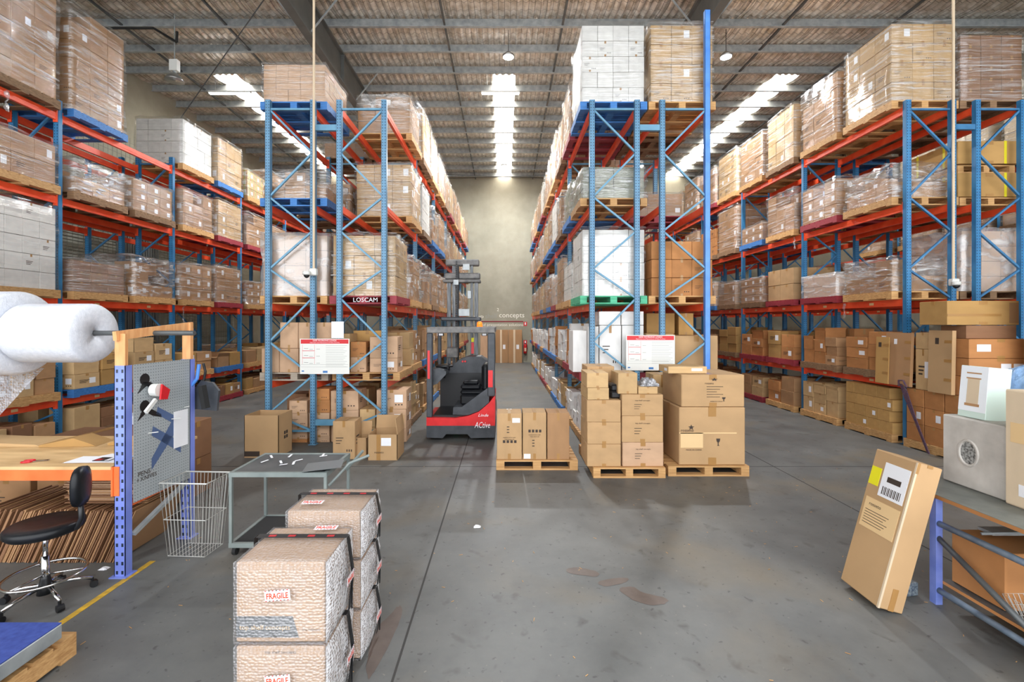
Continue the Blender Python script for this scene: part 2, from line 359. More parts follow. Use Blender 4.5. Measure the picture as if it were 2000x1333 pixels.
# ceiling: sagging foil over the purlins
PUR0, PURS, NP = 11.8 - 13*1.09, 1.09, 26
def ceil_z(x, y):
    t = ((y - PUR0) / PURS) % 1.0
    return 10.02 - .10 * math.sin(PI * t) + .028 * math.sin(2*PI*x/.19)
nx, ny = 520, 170
vs = []; fs = []
for j in range(ny+1):
    y = YF + (YB - YF) * j / ny
    for i in range(nx+1):
        x = XL + (XR - XL) * i / nx; vs.append((x, y, ceil_z(x, y)))
SKY = [(-9.2, -8.4), (-.35, .35), (8.55, 9.3)]
for j in range(ny):
    y = YF + (YB - YF) * (j+.5) / ny
    for i in range(nx):
        x = XL + (XR - XL) * (i+.5) / nx
        if y > 14.3 and any(a < x < b for a, b in SKY): continue
        a = j*(nx+1)+i; fs.append((a, a+nx+1, a+nx+2, a+1))
me = bpy.data.meshes.new('ceiling'); me.from_pydata(vs, [], fs); me.materials.append(M['foil']); me.polygons.foreach_set('use_smooth', [True]*len(fs)); me.update()
struct(inst('ceiling', me))
for k, (a, b_) in enumerate(SKY):
    s = MB(); n = int((b_-a)/.1)+1
    for i in range(n):
        x = a + (b_-a)*i/n; s.box(x+.004, x+(b_-a)/n-.004, 14.3, YB, 10.06 + .02*(i % 2), 10.08 + .02*(i % 2))
    o = s.build('window_%d' % (k+1), M['sky']); struct(o)
pm = MB(); pm.box(XL, XR, -.02, .02, 9.77, 9.95); pm.box(XL, XR, -.06, .02, 9.75, 9.77); pm.box(XL, XR, -.02, .06, 9.95, 9.97)
pme = pm.mesh('purlin', [M['galv']])
for k in range(NP):
    y = PUR0 + k*PURS
    if YF+.1 < y < YB-.1: struct(inst('purlin', pme, loc=(0, y, 0)))
for x in (-4.65, 4.65):
    r = MB(); r.box(-.1, .1, YF, YB, 8.88, 8.92); r.box(-.012, .012, YF, YB, 8.92, 9.72); r.box(-.1, .1, YF, YB, 9.70, 9.748)
    for k in range(5): r.box(-.1, .1, 2.5+k*5.2, 2.53+k*5.2, 8.92, 9.7)
    struct(r.build('rafter', M['rafter'], loc=(x, 0, 0)))
    for k in range(2, 20, 3):
        y = PUR0 + (k+4)*PURS
        for s_ in (-1, 1):
            b = MB(); b.bar((x+s_*.1, y, 8.95), (x+s_*.75, y, 9.76), .03, .03); struct(b.build('knee_brace', M['galv']))
for x in (-9.9, -7.2, -1.55, 1.5, 7.2, 10.0):
    b = MB(); b.bar((x, YF, 9.80), (x, YB, 9.80), .05, .05); struct(b.build('bridging_bar', M['dark_steel']))
for (a, b2) in (((-5.2, 9.6, 9.7), (-8.4, 12.6, 7.2)), ((-4.6, 22.8, 9.6), (4.6, 24.1, 9.68)), ((4.6, 22.8, 9.6), (-4.6, 24.1, 9.69))):
    b = MB(); b.cyl(a if a[0] != -5.2 else P(522, -10, 10.6), b2 if a[0] != -5.2 else P(352, 232, 13.5), .014, 8); o = b.build('roof_tie_rod', M['dark_steel']); struct(o)
# left wall: mesh guard, roller door, cladding
cl = MB(); n = 0; z = 0.0
while z < 5.4:
    cl.box(XL, XL+.03, 9.0, 19.5, z+.01, z+.075); z += .09
struct(cl.build('door_1', M['clad']))
dr = MB(); y = 13.6
while y < 15.2: dr.box(XL+.03, XL+.06, y, y+.06, 0, 6.3); y += .1
struct(dr.build('trim_1', M['sheet']))
for nm, (xx, y0, y1, zt) in {'a': (XL+.5, 5.0, 20.0, 7.6)}.items():
    g = MB(); y = y0
    while y < y1: g.box(xx-.003, xx+.003, y-.004, y+.004, 0, zt); y += .15
    z = .1
    while z < zt: g.box(xx-.003, xx+.003, y0, y1, z-.004, z+.004); z += .15
    o = g.build('mesh_screen', M['mesh']); tag(o, 'wire mesh screen standing along the left wall behind the racks', 'mesh screen')
# floor joints and line
j = MB(); j.box(XL, XR, 6.60, 6.615, -.01, .0012); j.box(-.66, -.645, YF, YB, -.01, .0012); j.box(3.9, 3.915, YF, YB, -.01, .0012)
struct(j.build('floor_joint', M['joint']))
yl = MB(); yl.box(-3.10, -3.05, 2.2, 3.98, 0, .002); struct(yl.build('floor_line', M['yellowline']))
def blob(name, pts, mat, z=.0015):
    c = [FLp(*p) for p in pts]; cx = sum(p[0] for p in c)/len(c); cy = sum(p[1] for p in c)/len(c)
    m = MB(); n = len(c); pts3 = []
    for i in range(n):
        p0, p1, p2, p3 = c[i-1], c[i], c[(i+1)%n], c[(i+2)%n]
        for t in (0, .2, .4, .6, .8):
            q = [.5*(2*p1[a] + (p2[a]-p0[a])*t + (2*p0[a]-5*p1[a]+4*p2[a]-p3[a])*t*t + (3*p1[a]-p0[a]-3*p2[a]+p3[a])*t**3) for a in (0,1)]
            k = 1 + random.uniform(-.05, .05); pts3.append((cx+(q[0]-cx)*k, cy+(q[1]-cy)*k, z))
    m.add([(cx, cy, z)] + pts3, [(0, 1+i, 1+(i+1) % len(pts3)) for i in range(len(pts3))]); return m.build(name, mat)
def FLp(px, py): Y = FY(py); return (X_(px, Y), Y)
for pts in ([(1105,1113),(1125,1109),(1150,1113),(1168,1119),(1165,1127),(1140,1125),(1112,1120)],
            [(1168,1138),(1195,1131),(1225,1130),(1222,1138),(1200,1144),(1180,1146)],
            [(1210,1152),(1235,1147),(1255,1158),(1300,1169),(1303,1178),(1280,1183),(1250,1178),(1225,1166)],
            [(735,1230),(760,1205),(778,1185),(785,1200),(770,1240),(745,1290),(722,1325),(715,1300)]):
    struct(blob('floor_stain', pts, M['stain']))
# ------------------------------------------------------------------ carton meshes
def carton_unit(tape=True, label=False, prints=False, strap=None):
    m = MB(); m.cbox(-.5,.5,-.5,.5,0,1,.012,0); e = .003
    if tape:
        m.box(-.06,.06,-.5,.5,1,1+e,1); m.box(-.06,.06,-.5-e,-.5,.84,1,1); m.box(-.06,.06,-.5-e,-.5,0,.13,1); m.box(-.06,.06,.5,.5+e,.84,1,1)
        m.box(-.5-e,-.5,-.06,.06,.84,1,1); m.box(.5,.5+e,-.06,.06,.84,1,1)
    if label:
        m.box(.1,.38,-.5-e,-.5,.35,.75,2); m.box(-.5-e,-.5,-.35,-.1,.3,.7,2); m.box(.5,.5+e,.08,.33,.3,.7,2)
    if prints:
        for a in range(3): m.box(-.36,-.02-.07*a,-.5-e,-.5,.55-.07*a,.57-.07*a,3); m.box(.5,.5+e,-.3,.1-.07*a,.55-.09*a,.59-.09*a,3); m.box(-.5-e,-.5,-.1+.07*a,.3,.55-.09*a,.59-.09*a,3)
        for a in range(3): m.box(.12+.1*a,.17+.1*a,-.5-e,-.5,.2,.26,3)
    if strap:
        for q in (-.25, .25): m.box(q-.02,q+.02,-.5-e,.5+e,1,1+e,4); m.box(q-.02,q+.02,-.5-e,-.5,0,1,4); m.box(.5,.5+e,q-.02,q+.02,0,1,4); m.box(-.5-e,-.5,q-.02,q+.02,0,1,4)
    return m.mesh('carton', [M['brown'], M['tape'], M['label'], M['print'], strap or M['tape']])
U = [carton_unit(), carton_unit(label=True), carton_unit(prints=True), carton_unit(tape=False), carton_unit(tape=False, label=True), carton_unit(strap=M['yellow']), carton_unit(strap=M['lime'], label=True), carton_unit(label=True, prints=True)]
def unit_open():
    m = MB(); t = .012
    m.box(-.5,.5,-.5,.5,0,t,0); m.box(-.5,-.5+t,-.5,.5,t,1,0); m.box(.5-t,.5,-.5,.5,t,1,0); m.box(-.5,.5,-.5,-.5+t,t,1,0); m.box(-.5,.5,.5-t,.5,t,1,0)
    m.bar((-.49,0,1),(-.50,0,1.3),t,1,0,(0,1,0)); m.bar((.49,0,1),(.56,0,1.28),t,1,0,(0,1,0)); m.bar((0,.49,1),(0,.52,1.3),t,1,0,(1,0,0)); m.bar((0,-.5,1),(0,-.66,.9),t,1,0,(1,0,0))
    m.box(-.05,.05,-.503,-.5,0,.14,1)
    return m.mesh('open_carton', [M['brown'], M['tape']])
UO = unit_open()

def film_unit(seed, nx=9, nz=7, amp=.02, heap=0):
    rd = random.Random(seed); m = MB(); off = {}
    def f(ix, iy, iz):
        k = (ix, iy, iz)
        if k not in off:
            x, y, z = ix/nx-.5, iy/nx-.5, iz/nz
            b = .012 + rd.uniform(-amp*.3, amp)
            ex = abs(x) > .499; ey = abs(y) > .499
            if ex: x += math.copysign(b, x)
            if ey: y += math.copysign(b, y)
            if iz == nz:
                r2 = max(abs(x), abs(y)); z += .012 + rd.uniform(0, amp*1.3)
                if heap: z -= heap*(r2**2)*1.3 + rd.uniform(0, .05)
            if heap and iz < nz: z *= 1 - heap*.32*(max(abs(x), abs(y))*2)**2*.9
            off[k] = len(m.v); m.v.append((x, y, z))
        return off[k]
    def q(a, b, c, d): m.f.append((f(*a), f(*b), f(*c), f(*d))); m.m.append(0)
    for i in range(nx):
        for k in range(nz):
            q((i,0,k),(i+1,0,k),(i+1,0,k+1),(i,0,k+1)); q((i+1,nx,k),(i,nx,k),(i,nx,k+1),(i+1,nx,k+1))
            q((0,i+1,k),(0,i,k),(0,i,k+1),(0,i+1,k+1)); q((nx,i,k),(nx,i+1,k),(nx,i+1,k+1),(nx,i,k+1))
        for j2 in range(nx): q((i,j2,nz),(i+1,j2,nz),(i+1,j2+1,nz),(i,j2+1,nz))
    return m.mesh('stretch_film', [M['film']], True)
FILM = [film_unit(i) for i in range(5)]; HEAP = [film_unit(20+i, amp=.035, heap=.22) for i in range(4)]

def pallet_mesh():
    m = MB()
    for x in (-.5, -.05, .4): m.box(x, x+.1, -.5, .5, .15, .86)
    for k in range(7): y = -.5 + k*.147; m.box(-.5, .5, y, y+.118, .86, 1)
    for y in (-.5, -.05, .4): m.box(-.5, .5, y, y+.1, 0, .15)
    return m.mesh('pallet', [M['wood']])
PAL = pallet_mesh()
PC = {'W': ('timber', 'wood'), 'D': ('weathered', 'darkwood'), 'B': ('blue', 'bluewood'), 'R': ('red', 'redwood'), 'G': ('green', 'greenwood'), 'S': ('grey', 'greywood')}
PH = .14
def pallet(cx, cy, z, c='W', w=1.165, d=1.14, label=None, group=None, rz=0, name='pallet', h=PH):
    o = inst(name, PAL, None, (cx, cy, z), (0,0,rz), (w, d, h), M[PC[c][1]])
    return tag(o, label, 'pallet', group)

# ------------------------------------------------------------------ racking
Y0, PITCH = 7.82, 2.68
FRAME_H = 5.91
NA = [.10, .72, 1.40, 1.98, 2.65, 3.01, 3.95, 4.45, 4.98, 5.76]
def upright_mesh(h, mat):
    m = MB(); m.box(-.045,.045,-.035,-.031,0,h); m.box(-.045,-.041,-.035,.035,0,h); m.box(.041,.045,-.035,.035,0,h)
    m.box(-.045,-.028,.031,.035,0,h); m.box(.028,.045,.031,.035,0,h); m.box(-.065,.065,-.06,.06,0,.008); return m.mesh('upright', [mat])
UP = {0: upright_mesh(FRAME_H, M['upright']), 1: upright_mesh(FRAME_H, M['upright_r']), 2: upright_mesh(7.45, M['bright_blue'])}
def brace_mesh(w, flip, mat, zn):
    m = MB(); zs = zn; a, b = .06, w-.06
    for i in range(len(zs)-1):
        s0 = (i % 2 == 0) != flip
        m.bar((a if s0 else b, 0, zs[i]), (b if s0 else a, 0, zs[i+1]), .03, .035, 0, (0,1,0))
    m.bar((a, 0, zs[-1]), (b, 0, zs[-1]), .03, .04, 0, (0,1,0)); m.bar((a, 0, zs[0]), (b, 0, zs[0]), .03, .04, 0, (0,1,0))
    return m.mesh('brace_lattice', [mat])
# heights of the lattice nodes read off the end frames
ZN = [Z_(y, Y0) for y in (842, 807, 735, 668, 583, 526, 452, 385, 299, 214)]
BR = {(f, c): brace_mesh(.86, f, M['brace' if c == 0 else 'brace_r'], ZN) for f in (False, True) for c in (0, 1)}
BL = PITCH - .09
def beam_mesh(side, tags):
    m = MB(); s = side
    m.box(-.025,.025,-BL/2,BL/2,-.12,0,0); m.box(.025*s-.004*s if s>0 else -.029, .029 if s>0 else -.021, -BL/2, BL/2, -.075, -.045, 0)
    for y in (-BL/2, BL/2):
        a, b = (y, y+.012) if y < 0 else (y-.012, y); m.box(-.03,.03,a,b,-.16,.04,0)
        sx = .030*s; m.box(min(sx,sx+.006*s), max(sx,sx+.006*s), y-.05 if y<0 else y-.012, y+.012 if y<0 else y+.05, -.16, .04, 0)
    if tags:
        for y in (-.62, .62): m.box(min(.03*s,.032*s), max(.03*s,.032*s), y-.05, y+.05, -.085, -.04, 1)
    return m.mesh('beam', [M['orange_steel'], M['creamlabel']])
BM_ = {(s, t): beam_mesh(s, t) for s in (-1, 1) for t in (0, 1)}
def rack(label, x0, levels, k0=0, k1=6, col=0, flip=False, tall=False, group='pallet racking runs'):
    yb = Y0 + k0*PITCH; w_ = .86
    r = empty('pallet_rack', (x0, yb, 0), 0, label, 'pallet rack', group)
    for k in range(k0, k1+1):
        f = inst('upright_frame', BR[(flip, col)], r, (0, (k-k0)*PITCH, 0))
        inst('upright', UP[col], f, (.045, 0, 0)); inst('upright', UP[2 if (tall and k == k0) else col], f, (w_-.045, 0, 0))
    for k in range(k0, k1):
        for li, z in enumerate(levels):
            for s, x in ((-1, .045), (1, w_-.045)):
                inst('beam', BM_[(s, 1 if li < 2 else 0)], r, (x, (k-k0+.5)*PITCH, z))
    return r
LV = {'L1': (.78, 2.50, 4.25, 5.68), 'L2': (.78, 2.50, 4.25, 5.68), 'C': (1.08, 2.42, 4.12, 5.80), 'R': (1.08, 2.50, 4.14, 5.82)}
rack('left rack run nearest the aisle, blue uprights and orange beams', -8.49, LV['L1'], -1, 6, 1)
rack('outermost left rack run against the mesh screen, mostly empty', -9.65, LV['L2'], -1, 6, 1)
rack('centre-left rack run whose first frame stands behind the open carton', -4.10, LV['C'], flip=True)
rack('centre-left rack run along the forklift aisle', -2.88, LV['C'])
rack('centre-right rack run whose top shelf holds white cartons', 1.456, LV['C'], flip=True)
rack('centre-right rack run ending in the tall bright blue post', 2.66, LV['C'], tall=True)
rack('right rack run along the right aisle, deep blue uprights', 6.87, LV['R'], col=1, flip=True)
rack('right rack run behind the right aisle run, seen through it', 8.06, LV['R'], col=1)
rack('outermost right rack run seen far right between the uprights', 11.4, LV['R'], -1, 6, col=1)
for (xa, xb, which) in ((-3.24, -2.88, 'left'), (2.316, 2.66, 'right')):
    m = MB(); m.box(xa, xb, -.03, .03, 0, .1)
    for z, t in ((Z_(256, Y0), 'upper'), (Z_(831, Y0), 'lower')):
        if which == 'right' and t == 'lower': continue
        tag(inst('row_spacer', m.mesh('row_spacer', [M['brace']]), None, (0, Y0, z)), '%s blue spacer bar joining the two %s centre rack frames' % (t, which), 'spacer bar', 'row spacers')
m = MB(); m.box(7.73, 8.06, -.03, .03, 0, .09); tag(m.build('row_spacer', M['brace_r'], loc=(0, Y0, Z_(254, Y0))), 'deep blue spacer bar joining the right rack end frames', 'spacer bar')

# ------------------------------------------------------------------ loads
LVN = ['lowest shelf', 'second shelf', 'third shelf', 'top shelf']
ORD = ['nearest', 'second', 'third', 'fourth', 'fifth', 'sixth', 'seventh', 'eighth', 'ninth', 'tenth', 'eleventh', 'twelfth', 'thirteenth', 'fourteenth']
ROWS = {  # name, frame x0, x1, visible aisle side, levels, first slot k0
 'L1': ('far-left rack', -8.49, -7.63, 1, LV['L1'], -1), 'L2': ('outer-left rack', -9.65, -8.79, 1, LV['L2'], -1),
 'CL1': ('centre-left rack, left side', -4.10, -3.24, 1, LV['C'], 0), 'CL2': ('forklift aisle left rack', -2.88, -2.02, 1, LV['C'], 0),
 'CR1': ('forklift aisle right rack', 1.456, 2.316, -1, LV['C'], 0), 'CR2': ('centre-right rack, right side', 2.66, 3.52, -1, LV['C'], 0),
 'R1': ('right aisle rack', 6.87, 7.73, -1, LV['R'], 0), 'R2': ('rear right rack', 8.06, 8.92, -1, LV['R'], 0),
 'R3': ('outer-right rack', 11.4, 12.26, -1, LV['R'], -1)}
KN = {'b': ('brown', 'brown', .37, .30), 't': ('tan', 'tan', .38, .34), 'w': ('white', 'white', .285, .27), 'p': ('pale', 'pink', .23, .115),
      'g': ('grey-green', 'green', .55, .17), 'm': ('milky wrapped', 'pink', .37, .29), 'h': ('brown', 'brown', .37, .26), 'o': ('orange-brown', 'orange', .37, .28),
      'y': ('yellow-strapped', 'olive', 1.1, .42), 'k': ('kraft', 'kraft', .55, .45), 'd': ('dark brown', 'darkbrown', .37, .2), 'c': ('cream', 'cream', .55, .42), 'l': ('labelled brown', 'brown', .37, .25), 's': ('green-taped tan', 'tan', .37, .3)}
def load(cx, cy, z, w, d, h, kind, label, group, side, far=False, seed=0, film=True):
    rd = random.Random(seed); nm, mat, cs, chh = KN[kind]
    t = empty('wrapped_load' if film else 'carton_block', (cx, cy, z), rd.uniform(-.025, .025) if kind not in 'wp' else 0, label, 'wrapped carton load' if film else 'carton stack', group)
    if far: cs = max(cs, .37); chh = max(chh, .26)
    nx_ = max(1, round(w/cs)); ny_ = max(1, round(d/cs)); nz_ = max(1, round(h/chh)); dx, dy, dz = w/nx_, d/ny_, h/nz_
    heap = kind == 'h'
    for i in range(nx_):
        for j in range(ny_):
            edge = j == 0 or (i == nx_-1 if side > 0 else i == 0)
            top = nz_ if not heap else max(1, nz_ - rd.choice((0, 1, 1, 2)))
            if kind in 'lbos' and rd.random() < .12: top = max(1, nz_-1)
            for k in range(top):
                if not (edge or k == top-1): continue
                u = {'w': 2, 'p': 3, 'g': 3, 'm': 3, 'y': 5, 'l': 1, 's': 6, 'c': 3}.get(kind, 0)
                if kind in 'btoh' : u = rd.choice((0, 0, 0, 1, 2))
                if kind == 'w': u = rd.choice((2, 3, 3, 3, 3))
                inst('carton', U[u], t, ((i+.5)*dx-w/2 + rd.uniform(-.004,.004), (j+.5)*dy-d/2, k*dz), (0,0,rd.uniform(-.012,.012)), (dx*.985, dy*.985, dz*.975), M[mat])
    if film:
        fm = rd.choice(HEAP if heap or kind == 'g' else FILM)
        hh = h*(1.14 if heap else 1.0)
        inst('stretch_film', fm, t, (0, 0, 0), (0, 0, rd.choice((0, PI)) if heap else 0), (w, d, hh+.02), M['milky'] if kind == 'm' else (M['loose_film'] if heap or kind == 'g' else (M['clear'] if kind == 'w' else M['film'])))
    return t
CN = {'brown': 'brown', 'tan': 'tan', 'orange': 'orange-brown', 'white': 'white', 'kraft': 'kraft', 'olive': 'yellowish', 'pink': 'pale brown', 'darkbrown': 'dark brown', 'cream': 'cream'}
STUFF = []
HEX = ['left', 'middle', 'right']
def loose(row, li, slot, x0, x1, y0, y1, z, h, cols, side, far):
    """loose cartons on one pallet: columns along the aisle face, one deeper column row behind"""
    rd = random.Random(hash((slot, li)) % 9999 + len(row)*31); nm = ROWS[row][0]
    lvl = 'floor under' if li < 0 else LVN[li] + ' of'
    n = rd.choice((2, 3, 3)); y = y0; dy = (y1 - y0)/n
    for c in range(n):
        dpt = rd.uniform(.4, .48); tz = z; hh = h * rd.uniform(.72, 1.0); k = 0; nt = max(1, round(hh/rd.uniform(.21, .34)))
        mat = rd.choice(cols)
        for k in range(nt):
            ch = hh/nt - .004; cw = dy - .02 - rd.uniform(0, .04); cdp = dpt + rd.uniform(-.04, .03)
            cx = (x1 - cdp/2 - rd.uniform(0,.03)) if side > 0 else (x0 + cdp/2 + rd.uniform(0,.03)); cy = y + dy/2
            if far: STUFF.append((cx, cy, tz, cdp, cw, ch, mat)); tz += hh/nt; continue
            opn = k == nt-1 and rd.random() < .18
            o = inst('open_carton' if opn else 'carton', UO if opn else rd.choice((U[0], U[1], U[7], U[0])), None, (cx, cy, tz), (0, 0, PI/2*rd.choice((0,0,2)) + rd.uniform(-.05,.05)*(0 if opn else 1)), (cdp, cw, ch*(.8 if opn else 1)), M[mat])
            tier = 'topmost' if k == nt-1 else ('bottom' if k == 0 else 'middle tier %s' % ('' if nt == 3 else ['', 'second-up', 'third-up', 'fourth-up'][min(k,3)]))
            col_ = ['nearest', 'middle' if n == 3 else 'rear', 'rear'][c]
            w1 = {'brown': 'brown', 'tan': 'tan', 'orange': 'orange-brown', 'white': 'white', 'kraft': 'kraft', 'olive': 'yellowish', 'darkbrown': 'dark', 'cream': 'cream'}[mat]
            lb = '%s%s carton, %s, %s column, %s %s, %s pallet' % ('open ' if opn else '', w1, tier.strip(), col_, lvl, nm.split(',')[0], ORD[slot])
            tag(o, lb, 'carton', 'loose cartons, %s %s' % (lvl, nm)); tz += hh/nt
        # deeper, shadowed column
        cx = (x0 + .25) if side > 0 else (x1 - .25)
        if far: STUFF.append((cx, y + dy/2, z, .5, dy-.03, min(hh, h)*.98, mat))
        else: tag(inst('carton', U[0], None, (cx, y+dy/2, z), (0,0,0), (.42, dy-.04, min(hh, h)*.98), M[mat]), '%s carton, back row, %s column, %s %s, %s pallet' % (CN[mat], ['nearest', 'middle' if n == 3 else 'rear', 'rear'][c], lvl, nm.split(',')[0], ORD[slot]), 'carton', 'loose cartons, %s %s' % (lvl, nm))
        y += dy
def slots(row, li, spec, cols=('brown','tan','orange'), pals='WWDBR'):
    nm, fx0, fx1, side, lv, k0 = ROWS[row]
    z = lv[li] if li >= 0 else 0.0
    if side > 0: x0, x1 = fx1 + .14 - 1.165, fx1 + .14
    else: x0, x1 = fx0 - .14, fx0 - .14 + 1.165
    if row in ('CL1', 'CR2'): x0, x1 = (fx0+fx1)/2 - .58, (fx0+fx1)/2 + .58
    toks = spec.split()
    for i, t in enumerate(toks):
        if t == '-': continue
        k, s = divmod(i, 2); ys = Y0 + (k+k0)*PITCH + (.10 if s == 0 else 1.41); ye = ys + 1.13
        if ye > YB - .1: continue
        kind = t[0]; num = ''; pc = ''
        for ch in t[1:]:
            if ch.isdigit(): num += ch
            elif ch.isalpha(): pc = ch
        h = float(num or '10')/10
        rd = random.Random(i*17 + li*5 + len(nm)); pc = pc or rd.choice(pals)
        cx, cy = (x0+x1)/2, (ys+ye)/2; far = ys > 15.0
        lvn = 'floor beneath' if li < 0 else LVN[li] + ','
        pallet(cx, cy, z + .0005, pc, label='%s pallet on the %s %s, %s from camera' % (PC[pc][0], 'floor beneath' if li < 0 else LVN[li] + ' of', nm, ORD[i]), group='pallets in the racking')
        zt = z + PH + .002
        if kind == 'x':
            loose(row, li, i, x0+.03, x1-.03, ys+.02, ye-.02, zt, h-PH, cols, side, ys > 12.6)
        else:
            film = t[-1] != '!' and kind not in 'oyk'
            lb = '%s carton load on %s pallet, %s %s, %s from camera' % (('stretch-wrapped ' if film and kind != 'm' else '') + KN[kind][0], PC[pc][0], lvn, nm.replace('centre-left rack, left side','centre-left rack left half').replace('centre-right rack, right side','centre-right rack right half'), ORD[i])
            load(cx, cy, zt, (x1-x0)-.05-rd.uniform(0,.06), 1.08-rd.uniform(0,.05), h - PH, kind, lb, 'loads on the racking', side, far, i*13+li+len(row)*7, film)
slots('L1', 3, '- b22D b20B - w12W t13B s9W b13 b12 t12 b11 b12')
slots('L1', 2, '- b8W h7D l8D b10W t11R b11R b10 t10 h9 b9 t10')
slots('L1', 1, '- w15W d7W h9W l10W b11R l8W b9 h9 b9 t9 b8')
slots('L1', 0, '- x7W x8B x11D x6W x6B x6W x7 x6 x7 x7 x6', ('tan','brown','olive'))
slots('L1', -1, '- x5 x6D x5D x5R x5R x5W x5 x5 x5 x5 x5', ('tan','brown','olive','darkbrown'))
slots('L2', 1, '- b5 - b7 b6 - b5 - b6 b6 - b6')
slots('L2', 0, '- b6 - b5 - b5 - b6 - - -')
slots('CL1', 3, 'p8B - b5D - b6 - b6 - - -'); slots('CL1', 2, 'h6B b8D - b8 b6 - b6 -')
slots('CL1', 1, 'm12W b12D - b9 b9 b9 - b9')
slots('CL2', 3, '- b9W t13D t13 b12W b12 t12 b13 b12R t11 b12 b10')
slots('CL2', 2, '- t12W w12D h10B b11B h10 b10 t10 b10 h10 b10 b10')
slots('CL2', 1, 't12R h10W h10W b10D h10 b11 t10 b10 b10 h9 b10 b10')
slots('CL2', 0, '- x9W x10B x9B x9W x9 x8 x9 x9 x9 x9 x9', ('tan','kraft','brown'))
slots('CL2', -1, '- x9D x8W x7B x8D x8 x8 x8 x8 x8 x8', ('tan','brown','kraft'))
slots('CR1', 3, 'w15B b12R b11D b13 b12 b11 w12 b12 b11 b12 b11 b10')
slots('CR1', 2, 'g7W g9B h10D w12B b12 t11B m10 b11 h10 b10 m10 b10')
slots('CR1', 1, 'w13G w9W b12W m9 h10B b10 t10 b10 b10 h9 b10')
slots('CR1', 0, '- x11R x9O x10B x9 x8B x8 x8 x8 x8 x8 x8'.replace('O','D'), ('white','white','orange','white'))
slots('CR1', -1, 'x8W x7W x8B x7B x8W x8 x7 x7 x7 x7 x7', ('white','white','tan'))
slots('CR2', 3, 't15W b6D - b6 - b6 - b6'); slots('CR2', 2, '- b6R - b9 - b8 b8 -')
slots('CR2', 1, 'o11W! b9W b9D - b9 b9')
slots('R1', 3, 't15W b14W t14D b13W t14W b13 b14 t13 b12 b13 t12 b12')
slots('R1', 2, 'h7W l9R b11W l6B b14D o10D b12 b10 h10 b11 b10')
slots('R1', 1, 'h7W m6R k9R! l8D b8D b9 b9 t9 b9 h9 b9')
slots('R1', 0, 'x9D x9D x9R x9R x9D x8 x9 x9 x9 x9 x9', ('orange','orange','brown','olive'))
slots('R1', -1, '- x8W x8W x8R x7R x7 x7 x7 x7 x7 x7', ('brown','orange','tan'))
slots('R2', 3, 'd13D b8D b6 b6 - b6'); slots('R2', 2, '- b9D b8 - b8 b8'); slots('R2', 1, 'm12D b8D b10 b9 - b9'); slots('R2', 0, 'b8 b8 b8 b8')
slots('R3', 3, '- c9W c9W c9 c9 c9'); slots('R3', 2, '- b9 b9 b9 b9 b9 b9'); slots('R3', 1, '- b9 b9 b9 b9')
# far loose cartons too many and small to single out
by = {}
for q in STUFF: by.setdefault(q[6], []).append(q)
m = MB(); mats = list(by)
for mi, k in enumerate(mats):
    for (cx, cy, z, a, b, h, _) in by[k]: m.cbox(cx-a/2, cx+a/2, cy-b/2, cy+b/2, z+.001, z+h, .006, mi)
o = m.build('distant_cartons', [M[k] for k in mats]); tag(o, 'loose cartons filling the lower shelves deep inside all the racks', 'cartons', kind='stuff')
# ------------------------------------------------------------------ hand-placed cartons
CN = {'brown': 'brown', 'tan': 'tan', 'orange': 'orange-brown', 'white': 'white', 'kraft': 'kraft', 'olive': 'yellowish', 'pink': 'pale brown', 'darkbrown': 'dark brown', 'cream': 'cream'}
def carton(x0, x1, y0, d, z0, z1, mat, label, u=0, group=None, rz=0, name='carton', cat='carton'):
    me_ = U[u] if isinstance(u, int) else u
    o = inst(name, me_, None, ((x0+x1)/2, y0+d/2, z0), (0,0,rz), (x1-x0, d, z1-z0-.002), M[mat])
    return tag(o, label, cat, group)
def ct(px0, px1, pyt, zb, Y, d, mat, label, u=0, group=None, rz=0, name='carton'):
    return carton(X_(px0, Y), X_(px1, Y), Y, d, zb, Z_(pyt, Y), mat, label, u, group, rz, name)
def column(px0, px1, tops, zb, Y, d, mat, where, u=0, group=None, rj=.02):
    out = []; n = len(tops)
    for i, t in enumerate(tops):      # tops listed bottom first
        nm = 'bottom' if i == 0 else ('topmost' if i == n-1 else ['', 'second-lowest', 'third-lowest', 'fourth-lowest', 'fifth-lowest'][i])
        if n == 1: nm = 'single'
        zt = Z_(t, Y); uu = u[i] if isinstance(u, (list, tuple)) else u; mm = mat[i] if isinstance(mat, (list, tuple)) else mat
        out.append(carton(X_(px0, Y), X_(px1, Y), Y + random.uniform(0, .015), d, zb, zt, mm, '%s carton, %s of %s' % (CN[mm], nm, where), uu, group, random.uniform(-rj, rj)))
        zb = zt
    return out
def on(o, name, w0, w1, z0, z1, mat, eps=.004, face='front'):
    """a sheet lying on the front face of a placed unit carton, in fractions of that face"""
    m = MB()
    if face == 'front': m.box(w0-.5, w1-.5, -.5-eps, -.5, z0, z1)
    elif face == 'left': m.box(-.5-eps, -.5, w0-.5, w1-.5, z0, z1)
    elif face == 'right': m.box(.5, .5+eps, w0-.5, w1-.5, z0, z1)
    elif face == 'top': m.box(w0-.5, w1-.5, z0-.5, z1-.5, 1, 1+eps)
    return m.build(name, mat, o)
def write(o, body, cx, cz, width, mat, hfrac=None, d=.007):
    """lettering on the front face of a placed unit carton (fractions), keeping real-world letter shape"""
    sx, sy, sz = o.scale
    t = text(body, width, (cx-.5, -.5-d/sy, cz), mat, o)
    if hfrac: 
        ys = [v.co.y for v in t.data.vertices]; k = hfrac/((max(ys)-min(ys)) or 1)
        for v in t.data.vertices: v.co.y *= k
    else:
        for v in t.data.vertices: v.co.y *= sx/sz
    return t
